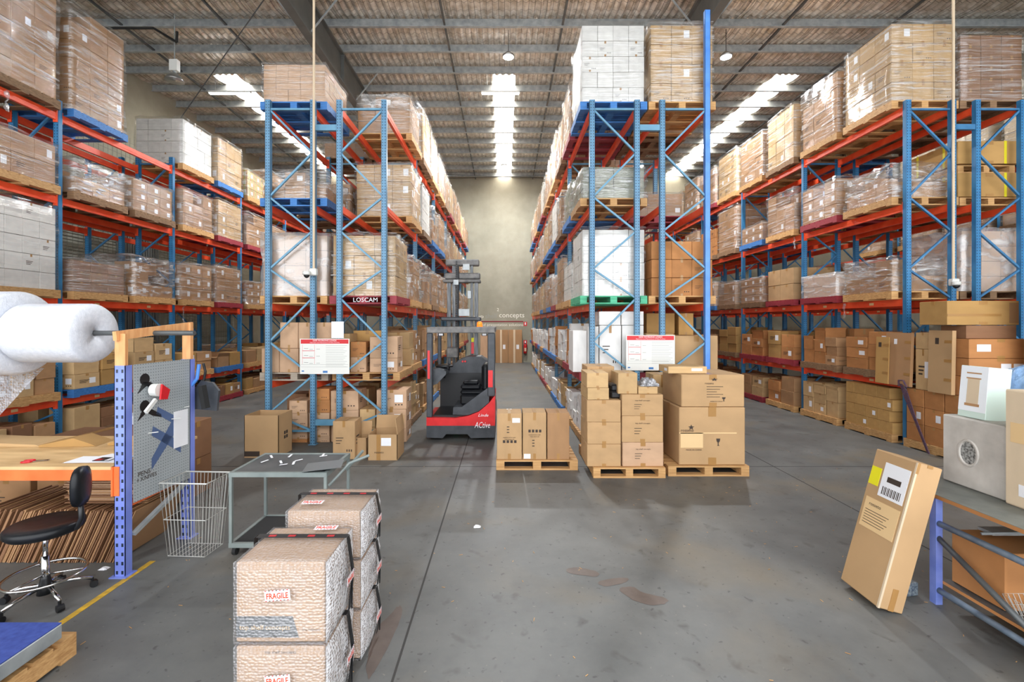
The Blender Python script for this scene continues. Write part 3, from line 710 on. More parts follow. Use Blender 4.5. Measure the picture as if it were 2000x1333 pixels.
# first bay of the centre-left racks
ZD = 1.08
pallet(-3.67, 8.50, ZD+.0005, 'S', 1.19, 1.14, 'grey weathered pallet under tape-sealed cartons behind the left white sign')
w_ = 'tape-sealed stack behind the left sign'
for i, (a, b) in enumerate(((511, 545), (546, 583), (584, 625), (626, 643))):
    ct(a, b, 681, ZD+PH+.003, 7.95, .5, 'pink', 'pale brown carton, bottom row, %s in the stack behind the left sign' % ('leftmost', 'second from left', 'third from left', 'rightmost')[i], 0, 'cartons behind the left sign')
for i, (a, b) in enumerate(((547, 582), (583, 617), (618, 648))):
    ct(a, b, 630, Z_(681, 7.95)+.002, 7.96, .5, 'pink', 'pale brown carton, upper row, %s in the stack behind the left sign' % ('left', 'middle', 'right')[i], 0, 'cartons behind the left sign')
ct(585, 648, 640, ZD+PH+.003, 8.55, .45, 'darkbrown', 'dark brown carton hidden deep behind the left sign stack', 3)
column(565, 600, [858, 834, 808, 783], .003, 7.92, .42, ['orange','pink','pink','pink'], 'the floor column left of the open frame base', 2, 'floor cartons under the centre-left rack')
column(603, 643, [853, 831, 807, 782, 760], .003, 7.93, .42, ['pink','pink','pink','orange','orange'], 'the five-high floor column beside the second post', 2, 'floor cartons under the centre-left rack')
column(560, 598, [800, 770], .003, 8.6, .42, 'darkbrown', 'the shaded column behind the floor stacks, centre-left', 3)
pallet(-2.42, 8.52, ZD+.0005, 'W', 1.18, 1.14, 'timber pallet under open-topped cartons right of the left sign', None)
column(722, 776, [700, 658], ZD+PH+.003, 7.98, .42, 'pink', 'the pair right of the left sign, aisle corner', [7, 2])
column(684, 714, [698, 668], ZD+PH+.003, 8.0, .4, ['pink','orange'], 'the narrow pair just right of the left sign', 2)
column(660, 683, [690, 652], ZD+PH+.003, 8.02, .4, 'tan', 'the pair hidden beside the left sign edge', 0)
column(690, 745, [690, 646], ZD+PH+.003, 8.5, .4, 'olive', 'the rear stack above the sign-level pallet', 0)
column(752, 776, [705, 672], ZD+PH+.003, 8.5, .35, 'tan', 'the aisle-side stack behind the corner pair', 4)
for i, (a, b, tops, Y, mt_) in enumerate(((646, 700, [832, 802, 764], 7.95, 'pink'), (702, 732, [835, 800], 7.97, 'tan'), (735, 793, [838, 800, 762], 7.95, 'pink'), (655, 720, [800, 760], 8.5, 'tan'), (744, 790, [815, 770], 8.55, 'brown'))):
    column(a, b, tops, .003, Y, .45, mt_, ('the wide floor column behind the tall carton', 'the low floor column behind the flap carton', 'the floor column at the orange guard', 'the shaded rear floor column, forklift side', 'the rear floor column by the forklift aisle')[i], (2, 0, 7, 0, 0)[i])
m = MB(); m.prism([(-.05,0),(.05,0),(.05,.2),(.02,.42),(-.02,.42),(-.05,.2)], 0, .03); o = m.build('post_guard', M['orange_steel'], loc=(-2.09, 7.70, 0)); tag(o, 'orange guard plate at the foot of the forklift aisle post', 'post guard')
# open and closed cartons in front of the centre-left rack
def open_box(x0, x1, y0, d, h, mat, label, flaps=(), print_=None):
    t = .008; r = empty('open_carton', ((x0+x1)/2, y0+d/2, .002), 0, label, 'open carton'); a, b = (x1-x0)/2, d/2
    m = MB(); m.box(-a,a,-b,b,0,t); m.box(-a,-a+t,-b,b,t,h); m.box(a-t,a,-b,b,t,h); m.box(-a,a,-b,-b+t,t,h); m.box(-a,a,b-t,b,t,h); m.build('body', M[mat], r)
    for f in flaps:
        m = MB()
        if f == 'R': m.bar((a,0,h),(a+.16,0,h+.13),d,t)
        if f == 'r': m.bar((a,0,h),(a-.03,0,h+.24),d,t,0,(1,0,0))
        if f == 'L': m.bar((-a,0,h),(-a-.1,0,h+.1),d,t)
        if f == 'B': m.bar((0,b,h),(0,b+.05,h+.2),a*2,t)
        if f == 'F': m.bar((0,-b,h),(0,-b-.12,h-.1),a*2,t)
        m.build('flap', M[mat], r)
    if print_ == 'box':
        m = MB(); m.box(-a,-a*.1,-b-.002,-b,.02,.1); m.build('print', M['print'], r)
        m = MB()
        for i in (0,1):
            for j in (0,1): m.box(a, a+.002, -.05+i*.07, -.0+i*.07, .25+j*.07, .30+j*.07)
        m.build('icon', M['print'], r)
    return r
open_box(X_(477,7.03), X_(544,7.03), 7.03, .45, .655, 'kraft', 'large open empty carton standing left before the centre-left rack', (), 'box')
o = ct(650, 693, 823, .002, 6.95, .33, 'kraft', 'tall closed carton with box icons left of the flap carton', 2)
open_box(X_(694.5,7.05), X_(716,7.05), 7.06, .25, .30, 'kraft', 'small low open carton between the tall and flap cartons', ('B',))
fb = open_box(X_(718,6.9), X_(776,6.9), 6.9, .46, .39, 'kraft', 'open carton with raised flaps by the forklift rear corner', ('r','B'))
m = MB(); m.box(-.02,.13,-.234,-.23,.22,.34); m.build('label', M['label'], fb); text('rosseto', .14, (-.05,-.236,.12), M['print'], fb)
m = MB(); m.box(-.09,-.03,-.233,-.23,0,.39); m.build('tape', M['tape'], fb)
# ---- three pallets in the middle
pallet((X_(969,6.44)+X_(1129,6.44))/2, 6.44+.55, .001, 'W', 1.155, 1.1, 'timber floor pallet carrying three upright cartons beside the forklift')
for i, (a, b, t) in enumerate(((970.5, 1019, 808), (1021, 1067, 806.5), (1069, 1112, 807))):
    o = ct(a, b, t, PH+.003, 6.47, .36, ('kraft','kraft','brown')[i], ('left upright carton with barcode sticker on the low pallet', 'middle upright carton with handling icons on the low pallet', 'right plain upright carton on the low pallet')[i], 0)
    if i == 0: on(o, 'label', .62, .93, .80, .90, M['label']); on(o, 'label', .4, .6, .85, .98, M['label'], .002, 'top')
    if i == 1: on(o, 'label', .05, .33, .02, .12, M['label'])
    if i < 2:
        for q in range(4): on(o, 'icon', .24+.15*q, .34+.15*q, .58-.22*(1-i), .64-.22*(1-i), M['print'])
        write(o, 'HANDLE WITH CARE', .5, .53-.05*(1-i), .5, M['print']); write(o, 'THIS WAY UP', .5, .49-.05*(1-i), .4, M['print'])
        for q in range(3): on(o, 'print', .4, .5, .28+.06*q+.3*(1-i), .30+.06*q+.3*(1-i), M['print'])
pallet((X_(1159,6.11)+X_(1300,6.11))/2, 6.11+.6, .001, 'W', .97, 1.2, 'timber floor pallet under the tall stacked cartons, middle of three')
LG = 'stacked cartons on the middle floor pallet'
col1 = column(1147, 1213, [868.5, 825, 782], PH+.003, 6.15, .5, 'kraft', 'the left front column on the middle pallet', 0, LG)
column(1147, 1189, [758, 729], Z_(782, 6.15)+.002, 6.16, .5, 'tan', 'the narrow pair atop the left front column, middle pallet', 0, LG)
col2 = column(1215.5, 1296, [865, 813, 771], PH+.003, 6.15, .5, ['pink','kraft','kraft'], 'the right front column on the middle pallet', 0, LG)
for o in col2:
    write(o, 'top shelf concepts', .5, .72, .36, M['print'])
    for q in range(3): on(o, 'print', .3, .48-.03*q, .52-.1*q, .54-.1*q, M['print'])
column(1147, 1200, [870, 830, 786, 745, 716], PH+.003, 6.72, .48, 'kraft', 'the left rear column on the middle pallet', 0, LG)
column(1205, 1284, [870, 825, 785], PH+.003, 6.72, .48, 'brown', 'the right rear column on the middle pallet', 0, LG)
ztop = Z_(771, 6.15)
o = carton(X_(1209,6.15), X_(1247,6.15), 6.2, .4, ztop+.001, Z_(729,6.2), 'tan', 'tan carton turned sideways atop the right middle-pallet column', 0)
o = carton(X_(1249,6.15), X_(1287,6.15), 6.2, .35, ztop+.001, Z_(756,6.2), 'tan', 'small tan carton under the silver bag on the middle pallet', 0)
m = MB(); rd = random.Random(3); n = 14
m = MB(); m.v = []; 
def crumple(w_, d, h, seed, n=12):
    rd = random.Random(seed); m = MB(); vs = []; fs = []
    for j2 in range(n+1):
        for i in range(n+1):
            x, y = i/n-.5, j2/n-.5; e = max(0, 1-(2*max(abs(x),abs(y)))**3)
            vs.append((x*w_*(1+rd.uniform(-.08,.08)), y*d*(1+rd.uniform(-.08,.08)), h*e*rd.uniform(.45,1)))
    for j2 in range(n):
        for i in range(n): a = j2*(n+1)+i; fs.append((a,a+1,a+n+2,a+n+1))
    m.add(vs, fs); m.add([(-w_/2,-d/2,0),(w_/2,-d/2,0),(w_/2,d/2,0),(-w_/2,d/2,0)], [(0,3,2,1)]); return m
tag(crumple(.26, .3, .12, 5).build('silver_bag', M['silver'], loc=(X_(1268,6.3), 6.38, Z_(756,6.2)+.002)), 'crumpled silver plastic bag on the small carton, middle pallet', 'bag')
m = MB(); m.cbox(-.07,.07,-.14,.14,0,.10,.02); m.cbox(-.065,.065,-.13,.13,.10,.19,.02); tag(m.build('black_case', M['black'], loc=(X_(1201.5,6.3), 6.40, Z_(782,6.15)+.003)), 'black moulded case lying between the top cartons, middle pallet', 'case')
pallet((X_(1305,6.18)+X_(1463.7,6.18))/2, 6.18+.55, .001, 'W', 1.10, 1.1, 'timber floor pallet under the two big cartons, rightmost of three')
ob = ct(1326.6, 1455.4, 796, PH+.003, 6.22, .8, 'kraft', 'largest carton on the right floor pallet, below a wide box', 0)
on(ob, 'label', .02, .36, .30, .56, M['creamlabel']); write(ob, 'MADE IN CHINA', .22, .265, .24, M['print']); write(ob, 'rosseto', .12, .60, .19, M['print'])
m = MB(); m.box(.01,.36,-.5-.004,-.5,.555,.575) ; on(ob, 'label', .0, .87, .545, .565, M['creamlabel'])
gl = MB(); gl.add([(-.03,-.506,.46),(.03,-.506,.46),(.022,-.506,.41),(.006,-.506,.39),(.006,-.506,.35),(.02,-.506,.335),(-.02,-.506,.335),(-.006,-.506,.35),(-.006,-.506,.39),(-.022,-.506,.41)], [(0,9,8,7,6,5,4,3,2,1)]); inst('icon', gl.mesh('icon', [M['print']]), ob, (.09,0,0))
def maple(parent, x, y, z, s):
    m = MB(); pts = []
    for k in range(10): a = PI/2+k*PI/5; r = s*(1 if k % 2 == 0 else .42); pts.append((r*math.cos(a), 0, r*math.sin(a)))
    m.add(pts, [tuple(range(10))]); return inst('logo', m.mesh('logo', [M['print']]), parent, (x, y, z))
maple(ob, -.32, -.507, .655, .05)
ou = ct(1331, 1454, 732, Z_(796, 6.22)+.002, 6.24, .75, 'kraft', 'wide flat carton on top of the largest carton', 0)
write(ou, 'rosseto', .44, .73, .14, M['print']); maple(ou, .02, -.507, .85, .06); write(ou, 'MADE IN CHINA', .55, .17, .19, M['print'])
for q in range(5): on(ou, 'print', .40, .66-.05*(q % 3), .62-.08*q, .635-.08*q, M['print'])
inst('icon', gl.mesh('icon', [M['print']]), ou, (.17,0,-.16), scale=(1,1,1))
z2 = Z_(732, 6.24)
o = carton(X_(1301,6.3)+.05, X_(1384,6.3), 6.35, .4, z2+.003, z2+.10, 'tan', 'long low tan carton lying on the wide flat carton', 4)
o = carton(X_(1284,7.1), X_(1320,7.1), 7.30, .4, .003, Z_(735, 7.1), 'tan', 'tall tan carton standing behind the largest carton', 0)
# centre-right rack, first bay
pallet(3.09, 8.50, ZD+.0005, 'D', 1.16, 1.14, 'weathered pallet behind the right sign')
ct(1318, 1402, 656, ZD+PH+.003, 7.97, .6, 'kraft', 'large kraft carton behind the tall blue post', 0)
ct(1262, 1315, 652, ZD+PH+.003, 8.0, .5, 'tan', 'tan carton behind the right sign panel', 0)
column(1263, 1318, [652, 612], ZD+PH+.003, 8.55, .5, 'olive', 'the taped pair above the right sign', 0)
column(1326, 1355, [655, 612], ZD+PH+.003, 8.6, .5, 'olive', 'the rear pair beside the tall blue post', 0)
pallet(1.886, 8.50, ZD+.0005, 'R', 1.16, 1.14, 'red pallet under tall white cartons, front of centre-right rack')
GW = 'tall white cartons, front of the centre-right rack'
for i, (a, b, Y) in enumerate(((1119, 1146, 8.0), (1148, 1169, 7.95), (1171, 1213, 7.93), (1215, 1257, 7.95))):
    ct(a, b, (646, 638, 636, 636)[i], ZD+PH+.003, Y, .5, 'white', 'tall white carton, lower row, %s, below the green pallet' % ('leftmost','second from left','third from left','rightmost')[i], (3,3,2,3)[i], GW)
for i, (a, b) in enumerate(((1170, 1212), (1214, 1257))):
    ct(a, b, 608.5, Z_(635.5, 7.94)+.002, 7.95, .5, 'white', 'white taped carton, upper row, %s, below the green pallet' % ('left','right')[i], 4, GW)
# ------------------------------------------------------------------ signs on the racks
def sign(px0, px1, py0, py1, label):
    Y = 7.755; x0, x1, z1, z0 = X_(px0,Y), X_(px1,Y), Z_(py0,Y), Z_(py1,Y); W_, Hh = x1-x0, z1-z0
    s = empty('safety_sign', ((x0+x1)/2, Y, z0), 0, label, 'sign', 'rack load signs')
    m = MB(); m.box(-W_/2, W_/2, -.004, .006, 0, Hh); m.build('panel', M['whitep'], s)
    m = MB(); m.box(-W_/2+.015, W_/2-.015, -.0055, -.004, Hh-.085, Hh-.012); m.build('header', M['red'], s)
    text('SAFE WORKING LOADS', W_*.48, (0, -.007, Hh-.032), M['label'], s, height=.026)
    text('Operation and Maintenance of Pallet Racking', W_*.60, (0, -.007, Hh-.066), M['label'], s, height=.018)
    m = MB()
    for k in range(13): z = Hh-.12-k*.030; m.box(.02, W_/2-.04-.03*(k%3), -.0052, -.004, z, z+.004)
    for z in (.16, .12): m.box(-W_/2+.02, W_/2-.02, -.0052, -.004, z, z+.003)
    for k in range(3):
        z = Hh-.17-k*.12; m.box(-W_/2+.07, -W_/2+.14, -.0052, -.004, z, z+.008); m.box(-W_/2+.16, -W_/2+.22, -.0052, -.004, z-.015, z-.008); m.box(-W_/2+.28, -W_/2+.34, -.0052, -.004, z-.01, z-.004)
    m.build('print', M['greyletter'], s)
    m = MB()
    for z in (Hh-.21, Hh-.33): m.box(-W_/2+.04, -W_/2+.25, -.0054, -.004, z, z+.008)
    for x in (-W_/2+.04, -W_/2+.247): m.box(x, x+.003, -.0052, -.004, .17, Hh-.10)
    m.build('frame_line', M['red'], s)
    m = MB(); m.box(-.03,.05,-.0054,-.004,.02,.055); m.box(-W_/2+.03,-W_/2+.07,-.0054,-.004,.04,.06); m.build('emblem', M['bluewood'], s)
sign(586, 682.5, 662, 731, 'white safe working loads sign on the centre-left rack frames')
sign(1222.7, 1318, 655, 724, 'white safe working loads sign on the centre-right rack frames')
Y = 7.75; m = MB(); m.box(X_(647.5,Y), X_(671.5,Y), Y-.004, Y-.001, Z_(661.5,Y)+.005, Z_(628.5,Y)); tag(m.build('notice', M['label']), 'white paper notice above the left sign on the blue post', 'notice')
text('LOSCAM', .42, (-2.42, 7.912, 2.42+.07), M['label'], None, height=.075, name='stencil_lettering')
bpy.context.view_layer.update()
tx = bpy.data.objects['stencil_lettering']; tag(tx, 'white LOSCAM stencil on the red pallet above the left sign', 'lettering')
# ------------------------------------------------------------------ reach truck
T = empty('reach_truck', (-.775, 8.04, 0), 0, 'red and dark grey reach truck parked at the mouth of the central aisle', 'forklift')
def tz(py, Y=8.04): return Z_(py, Y)
def txx(px): return X_(px, 8.04) + .775
hw = .605
m = MB(); m.prism([(-hw,.06),(-.32,.05),(-.26,.12),(.12,.12),(.18,.05),(hw,.06),(hw,.27),(-hw,.27)], 0, 1.35); m.build('base_skirt', M['truck_grey'], T)
sw = [(txx(887.6), tz(817.6)), (txx(914.6), tz(813)), (txx(935), tz(805)), (txx(955), tz(788)), (txx(966), tz(773))]
m = MB(); m.prism([(-hw,.27),(hw,.27)] + [(hw, tz(773))] + sw[::-1][1:] + [(-hw, tz(816))], .002, 1.0); m.build('red_body', M['truck_red'], T)
m = MB(); prof = [(txx(884), tz(811)), (txx(914), tz(812)), (txx(935), tz(804)), (txx(955), tz(787)), (txx(955), tz(757)), (txx(902), tz(796)), (txx(885), tz(797))]
m.prism(prof, .03, .8); m.build('side_armrest', M['truck_grey'], T)
m = MB(); m.box(-.5, .1, .1, 1.3, .30, .44); m.build('footwell', M['black'], T)
m = MB(); m.cbox(-.02,.46,.10,.7,.62,.80,.03); m.cbox(-.02,.46,.12,.66,.80,.88,.03); m.build('seat', M['leather'], T)
m = MB(); m.cbox(.36,.50,.12,.72,.86,1.34,.05); m.build('backrest', M['leather'], T)
m = MB(); m.cbox(-.02,.34,.16,.5,.885,.97,.03); m.cbox(.02,.3,.2,.48,.97,1.03,.025); m.build('black_cover', M['leather'], T)
m = MB(); m.prism([(-.56,.95),(-.44,.99),(-.28,1.16),(-.28,1.22),(-.42,1.26),(-.56,1.25)], .15, .8); m.build('control_console', M['truck_grey'], T)
m = MB(); m.lathe([(.02,0),(.16,.0),(.17,.02),(.15,.035),(.02,.03)], (-.36,.55,1.26), 20); m.cyl((-.36,.55,1.05),(-.36,.55,1.26),.02); m.cyl((-.26,.45,1.2),(-.26,.45,1.33),.012); m.build('steering_wheel', M['black'], T, True)
m = MB(); m.prism([(-.34,1.10),(.48,1.10),(.50,1.22),(.46,1.32),(.30,1.42),(.05,1.42),(-.12,1.36),(-.26,1.24),(-.34,1.2)], .95, 1.45); m.build('battery_hood', M['truck_grey'], T)
m = MB(); m.box(-.50,.5,.98,1.4,.44,1.10); m.build('inner_panel', M['black'], T)
m = MB(); m.cyl((-.05,.94,1.33),(-.05,.90,1.33),.02,10); m.cyl((.0,.94,1.33),(.0,.90,1.33),.02,10); m.build('stop_button', M['red'], T)
for s_, x in (('l', -hw), ('r', hw-.13)):
    m = MB(); m.cbox(x, x+(.10 if s_ == 'l' else .13), .003, .12, tz(816) if s_ == 'l' else tz(775), tz(651)-.001, .012); m.build('guard_post', M['truck_grey'], T)
    m = MB(); m.cbox(x+.02, x+.09, 1.21, 1.29, 1.0, tz(651)-.001, .012); m.build('guard_post', M['truck_grey'], T)
m = MB(); m.box(-hw+.02,-hw+.06,-.004,0,1.1,1.6); m.box(hw-.12,hw-.04,-.004,0,.95,1.25); m.build('worn_paint', M['truck_red'], T)
m = MB(); m.cbox(-hw,hw,0,.10,tz(651),tz(639),.012); m.cbox(-hw,hw,1.2,1.3,tz(651),tz(639),.012); m.cbox(-hw+.003,-hw+.08,.1,1.2,tz(650.5),tz(639.5),.01); m.cbox(hw-.08,hw-.003,.1,1.2,tz(650.5),tz(639.5),.01)
for k in range(5): m.box(-hw+.2+.2*k,-hw+.23+.2*k,.1,1.2,tz(648),tz(641))
m.build('overhead_guard', M['truck_worn'], T)
for x in (txx(859.5), txx(945.5)):
    m = MB(); m.cbox(x-.05,x+.05,.10,.16,tz(657),tz(651)-.005,.008); a = m.build('work_light', M['black'], T)
    m = MB(); m.box(x-.035,x+.035,.095,.1,tz(656),tz(652)); m.build('lens', M['label'], a)
m = MB(); m.cyl((txx(935),.3,tz(639)),(txx(935),.3,tz(636)),.055,14); m.lathe([(.05,0),(.05,.04),(.035,.065),(.01,.07)], (txx(935),.3,tz(636)), 16); m.build('beacon', M['amber'], T, True)
ym = 1.5
def mx_(px): return X_(px, 8.04+ym) + .775
def mz(py): return Z_(py, 8.04+ym)
for (a, b) in ((874, 881), (884, 890), (919, 924), (927, 934)):
    m = MB(); x0, x1 = mx_(a), mx_(b); m.box(x0,x1,ym-.06,ym+.06,.1,mz(515 if a in (884,919) else 548)); m.build('mast_channel', M['mast'], T)
m = MB(); m.cyl((mx_(895),ym-.1,.2),(mx_(895),ym-.1,mz(520)),.03); m.build('lift_cylinder', M['black'], T)
m = MB()
for k in range(46): z = 1.45 + k*.042; m.box(mx_(891.5),mx_(894),ym-.14,ym-.11,z,z+.028)
m.build('chain', M['black'], T)
m = MB(); m.cbox(mx_(871),mx_(936),ym-.1,ym+.1,mz(520),mz(508),.02); m.cbox(mx_(869),mx_(938),ym-.09,ym+.1,mz(546),mz(534),.02); m.cbox(mx_(866),mx_(939),ym-.14,ym+.14,mz(553),mz(547),.015); m.build('mast_cross_member', M['truck_worn'], T)
m = MB(); m.cbox(mx_(865),mx_(940),ym-.3,ym+.1,mz(627),mz(620),.015); m.build('mast_plate', M['truck_grey'], T)
for (xa, xb, ya, za, zb2) in ((897,918,.13,618,604),(887,897,.16,558,548),(914,921,.12,584,569),(905,918,.12,529,517)):
    m = MB(); m.cbox(mx_(xa),mx_(xb),ym-ya,ym-ya+.03,mz(za),mz(zb2),.004); m.build('mast_box', M['galv'], T)
m = MB(); m.cbox(mx_(875),mx_(896),ym-.25,ym-.1,mz(698),mz(678),.02); m.build('sheave_housing', M['truck_worn'], T)
m = MB(); m.box(mx_(921),mx_(926),ym-.075,ym-.062,mz(668),mz(660)); m.build('warning_label', M['ylabel'], T)
m = MB(); m.box(mx_(921),mx_(926),ym-.075,ym-.062,mz(691),mz(669)); m.build('warning_label', M['red'], T)
for x in (-.12, .34):
    m = MB(); m.cyl((x-.05,.5,.12),(x+.05,.5,.12),.118,20); m.build('wheel', M['greenwood'] if x < 0 else M['rubber'], T)
for x in (-hw+.02, hw-.14):
    m = MB(); m.cbox(x,x+.12,1.3,2.9,.04,.26,.01); m.cyl((x+.02,2.7,.12),(x+.1,2.7,.12),.115,18); m.build('straddle_leg', M['truck_grey'], T)
text('ACtive', X_(957,8.04)-X_(926.5,8.04), (txx(942), -.004, tz(830.5)), M['label'], T, height=.105, shear=.3)
text('Linde', X_(955,8.04)-X_(935,8.04), (txx(944), -.004, tz(811.5)), M['label'], T, height=.05, shear=.35)
# ------------------------------------------------------------------ back wall things
YW = YB - .003
def wtext(b, px0, px1, py0, py1, mat, name): return text(b, X_(px1,YW)-X_(px0,YW), (X_((px0+px1)/2,YW), YW, Z_((py0+py1)/2,YW)), mat, None, height=(py1-py0)*YW/F, name=name)
tag(wtext('2', 970.5, 974.5, 602, 608, M['whiteletter'], 'wall_numeral'), 'white numeral 2 painted high on the back wall', 'numeral')
r = empty('wall_lettering', (0, YW, 0), 0, 'top shelf concepts company lettering with dark red line on back wall', 'lettering')
for b, a, c, y0, y1, mt_ in (('top', 925, 944.5, 616, 624, 'whiteletter'), ('shelf', 948, 971, 613, 622, 'greyletter'), ('concepts', 975, 1024, 613, 623.5, 'whiteletter'), ('food presentation solutions', 934, 1022, 632, 639, 'whiteletter')):
    o = wtext(b, a, c, y0, y1, M[mt_], 'letters'); o.parent = r; o.location.y = 0
m = MB(); m.box(X_(940,YW), X_(1022,YW), -.004, 0, Z_(629.5,YW), Z_(627.5,YW)); m.build('red_line', M['darkred'], r)
for i, (a, b) in enumerate(((968, 992.5), (993, 1019.5))):
    o = carton(X_(a,24.0), X_(b,24.0), 23.9, .3, .002, Z_(644.5,23.9), 'brown', 'tall flat-panel carton against back wall, %s of the pair' % ('left','right')[i], 3)
    on(o, 'tape_strip', .36, .5, 0, 1, M['cream']); on(o, 'label', .58, .78, .42, .55, M['label'], .006)
o = carton(X_(938,23), X_(952,23), 23.0, .3, .002, Z_(655,23), 'pink', 'narrow pale tall carton at the back wall behind the forklift', 3)
r = empty('fire_extinguisher', (X_(1026,24.1), 24.208, 0), 0, 'red fire extinguisher hanging on the back wall beside the tall cartons', 'fire extinguisher')
m = MB(); m.lathe([(.02,.35),(.085,.36),(.09,.4),(.09,.78),(.06,.84),(.02,.86)], (0,0,.12), 16); m.build('cylinder', M['brick'], r, True)
m = MB(); m.box(-.05,.05,-.02,.02,.96,1.03); m.tube([(0,0,1.0),(.1,0,.95),(.11,0,.7)], .012, 6); m.build('valve', M['black'], r)
m = MB(); m.box(-.05,.05,-.095,-.091,.6,.78); m.build('label', M['cream'], r)
for nm, py0, py1, lb in (('sign_upper', 629, 637, 'small red location sign above the extinguisher on back wall'), ('sign_lower', 665, 674, 'red and white extinguisher sign directly above the extinguisher')):
    r = empty('extinguisher_sign', (X_(1026,YW), YW, Z_(py1,YW)), 0, lb, 'sign'); h_ = (py1-py0)*YW/F
    m = MB(); m.box(-.09,.09,-.006,0,0,h_); m.build('plate', M['red'], r); m = MB(); m.box(-.03,.03,-.009,-.006,h_*.25,h_*.85); m.build('symbol', M['label'], r)
# ------------------------------------------------------------------ ceiling lights and cameras
def round_light(px, py, z, lb):
    Y = (z-H)*F/(VY-py); x = X_(px, Y); r = empty('high_bay_light', (x, Y, z), 0, lb, 'ceiling light', 'round high bay lights')
    m = MB(); m.lathe([(.02,0),(.14,0),(.14,.004),(.02,.004)], (0,0,0), 24); m.build('lens', M['lamp'], r)
    m = MB(); m.lathe([(.15,.005),(.16,.05),(.10,.10),(.05,.14),(.03,.16)], (0,0,0), 24); m.build('housing', M['alu'], r, True)
    m = MB(); m.cyl((0,0,.16),(0,0,9.98-z),.008,6); m.build('cable', M['black'], r)
    l = bpy.data.lights.new('high_bay_lamp', 'AREA'); l.shape = 'DISK'; l.size = .26; l.energy = 300; l.color = (.93,.97,1)
    lo = bpy.data.objects.new('high_bay_lamp', l); C.objects.link(lo); lo.parent = r; lo.location = (0,0,-.01)
for i, (px, py) in enumerate(((993, 112), (1418, 112), (985, 325), (683, 187))):
    round_light(px, py, 9.2, ('lit round high bay light over the middle aisle, nearest', 'lit round high bay light right of the tall blue post', 'lit round high bay light over the far end of aisle', 'lit round high bay light beyond the left top-shelf load')[i])
def batten(px0, px1, py, Y, lb):
    x0, x1, z = X_(px0,Y), X_(px1,Y), Z_(py,Y); r = empty('batten_light', ((x0+x1)/2, Y, z), 0, lb, 'ceiling light', 'fluorescent batten lights'); a = (x1-x0)/2
    m = MB(); m.box(-a,a,-.05,.05,.03,.08); m.build('housing', M['whitep'], r)
    for y in (-.03,.03): m = MB(); m.cyl((-a+.03,y,.012),(a-.03,y,.012),.016,8); m.build('tube', M['lamp'], r)
    m = MB(); m.cyl((-a*.7,0,.08),(-a*.7,0,9.96-z),.005,5); m.cyl((a*.7,0,.08),(a*.7,0,9.96-z),.005,5); m.build('hanger', M['galv'], r)
batten(408, 490, 184, 14.0, 'lit fluorescent batten light above the left aisle'); batten(940, 1015, 184, 14.0, 'lit fluorescent batten light above the middle aisle')
r = empty('bell_light', (X_(341,11.5), 11.5, 0), 0, 'unlit bell-shaped industrial light with white gear box at upper left', 'ceiling light')
z0 = Z_(158, 11.5); m = MB(); m.lathe([(.215,0),(.2,.03),(.15,.11),(.08,.17),(.06,.19)], (0,0,z0), 24); m.build('reflector', M['alu'], r, True)
m = MB(); m.box(-.10,.10,-.06,.06,z0+.24,z0+.52); m.build('gear_box', M['whitep'], r); m = MB(); m.cyl((0,0,z0+.19),(0,0,z0+.24),.04); m.cyl((0,0,z0+.52),(0,0,9.90),.012); m.build('rod', M['galv'], r)
m = MB(); m.tube([P(205,55,11.4),P(300,55,11.4),P(345,82,11.4)], .03, 8); m.tube([P(345,82,11.4),P(346,62,11.4)], .03, 8)
tag(m.build('conduit', M['blackpvc']), 'black bent conduit pipe under the roof at upper left', 'conduit')
def cctv(px, Y, pyb, lb, both=True):
    x = X_(px, Y); r = empty('security_camera', (x, Y, 0), 0, lb, 'security camera'); z = Z_(pyb, Y)
    m = MB(); m.cyl((0,0,z),(0,0,9.96),.02,10); m.build('conduit', M['cream'], r)
    m = MB(); m.cbox(-.06,.06,-.06,.04,z-.12,z,.015); m.build('mount', M['whitep'], r)
    m = MB(); m.lathe([(.015,.04),(.06,.04),(.065,0),(.055,-.02)], (-.07,-.12,z-.1), 16); m.build('dome_housing', M['whitep'], r, True)
    m = MB(); m.lathe([(.048,0),(.04,-.03),(.02,-.048),(.005,-.052)], (-.07,-.12,z-.12), 16); m.build('dome', M['black'], r, True)
cctv(613, 7.70, 525, 'white dome camera on a long conduit before the centre-left rack')
cctv(1862, 7.70, 545, 'white dome camera on a long conduit before the right rack')
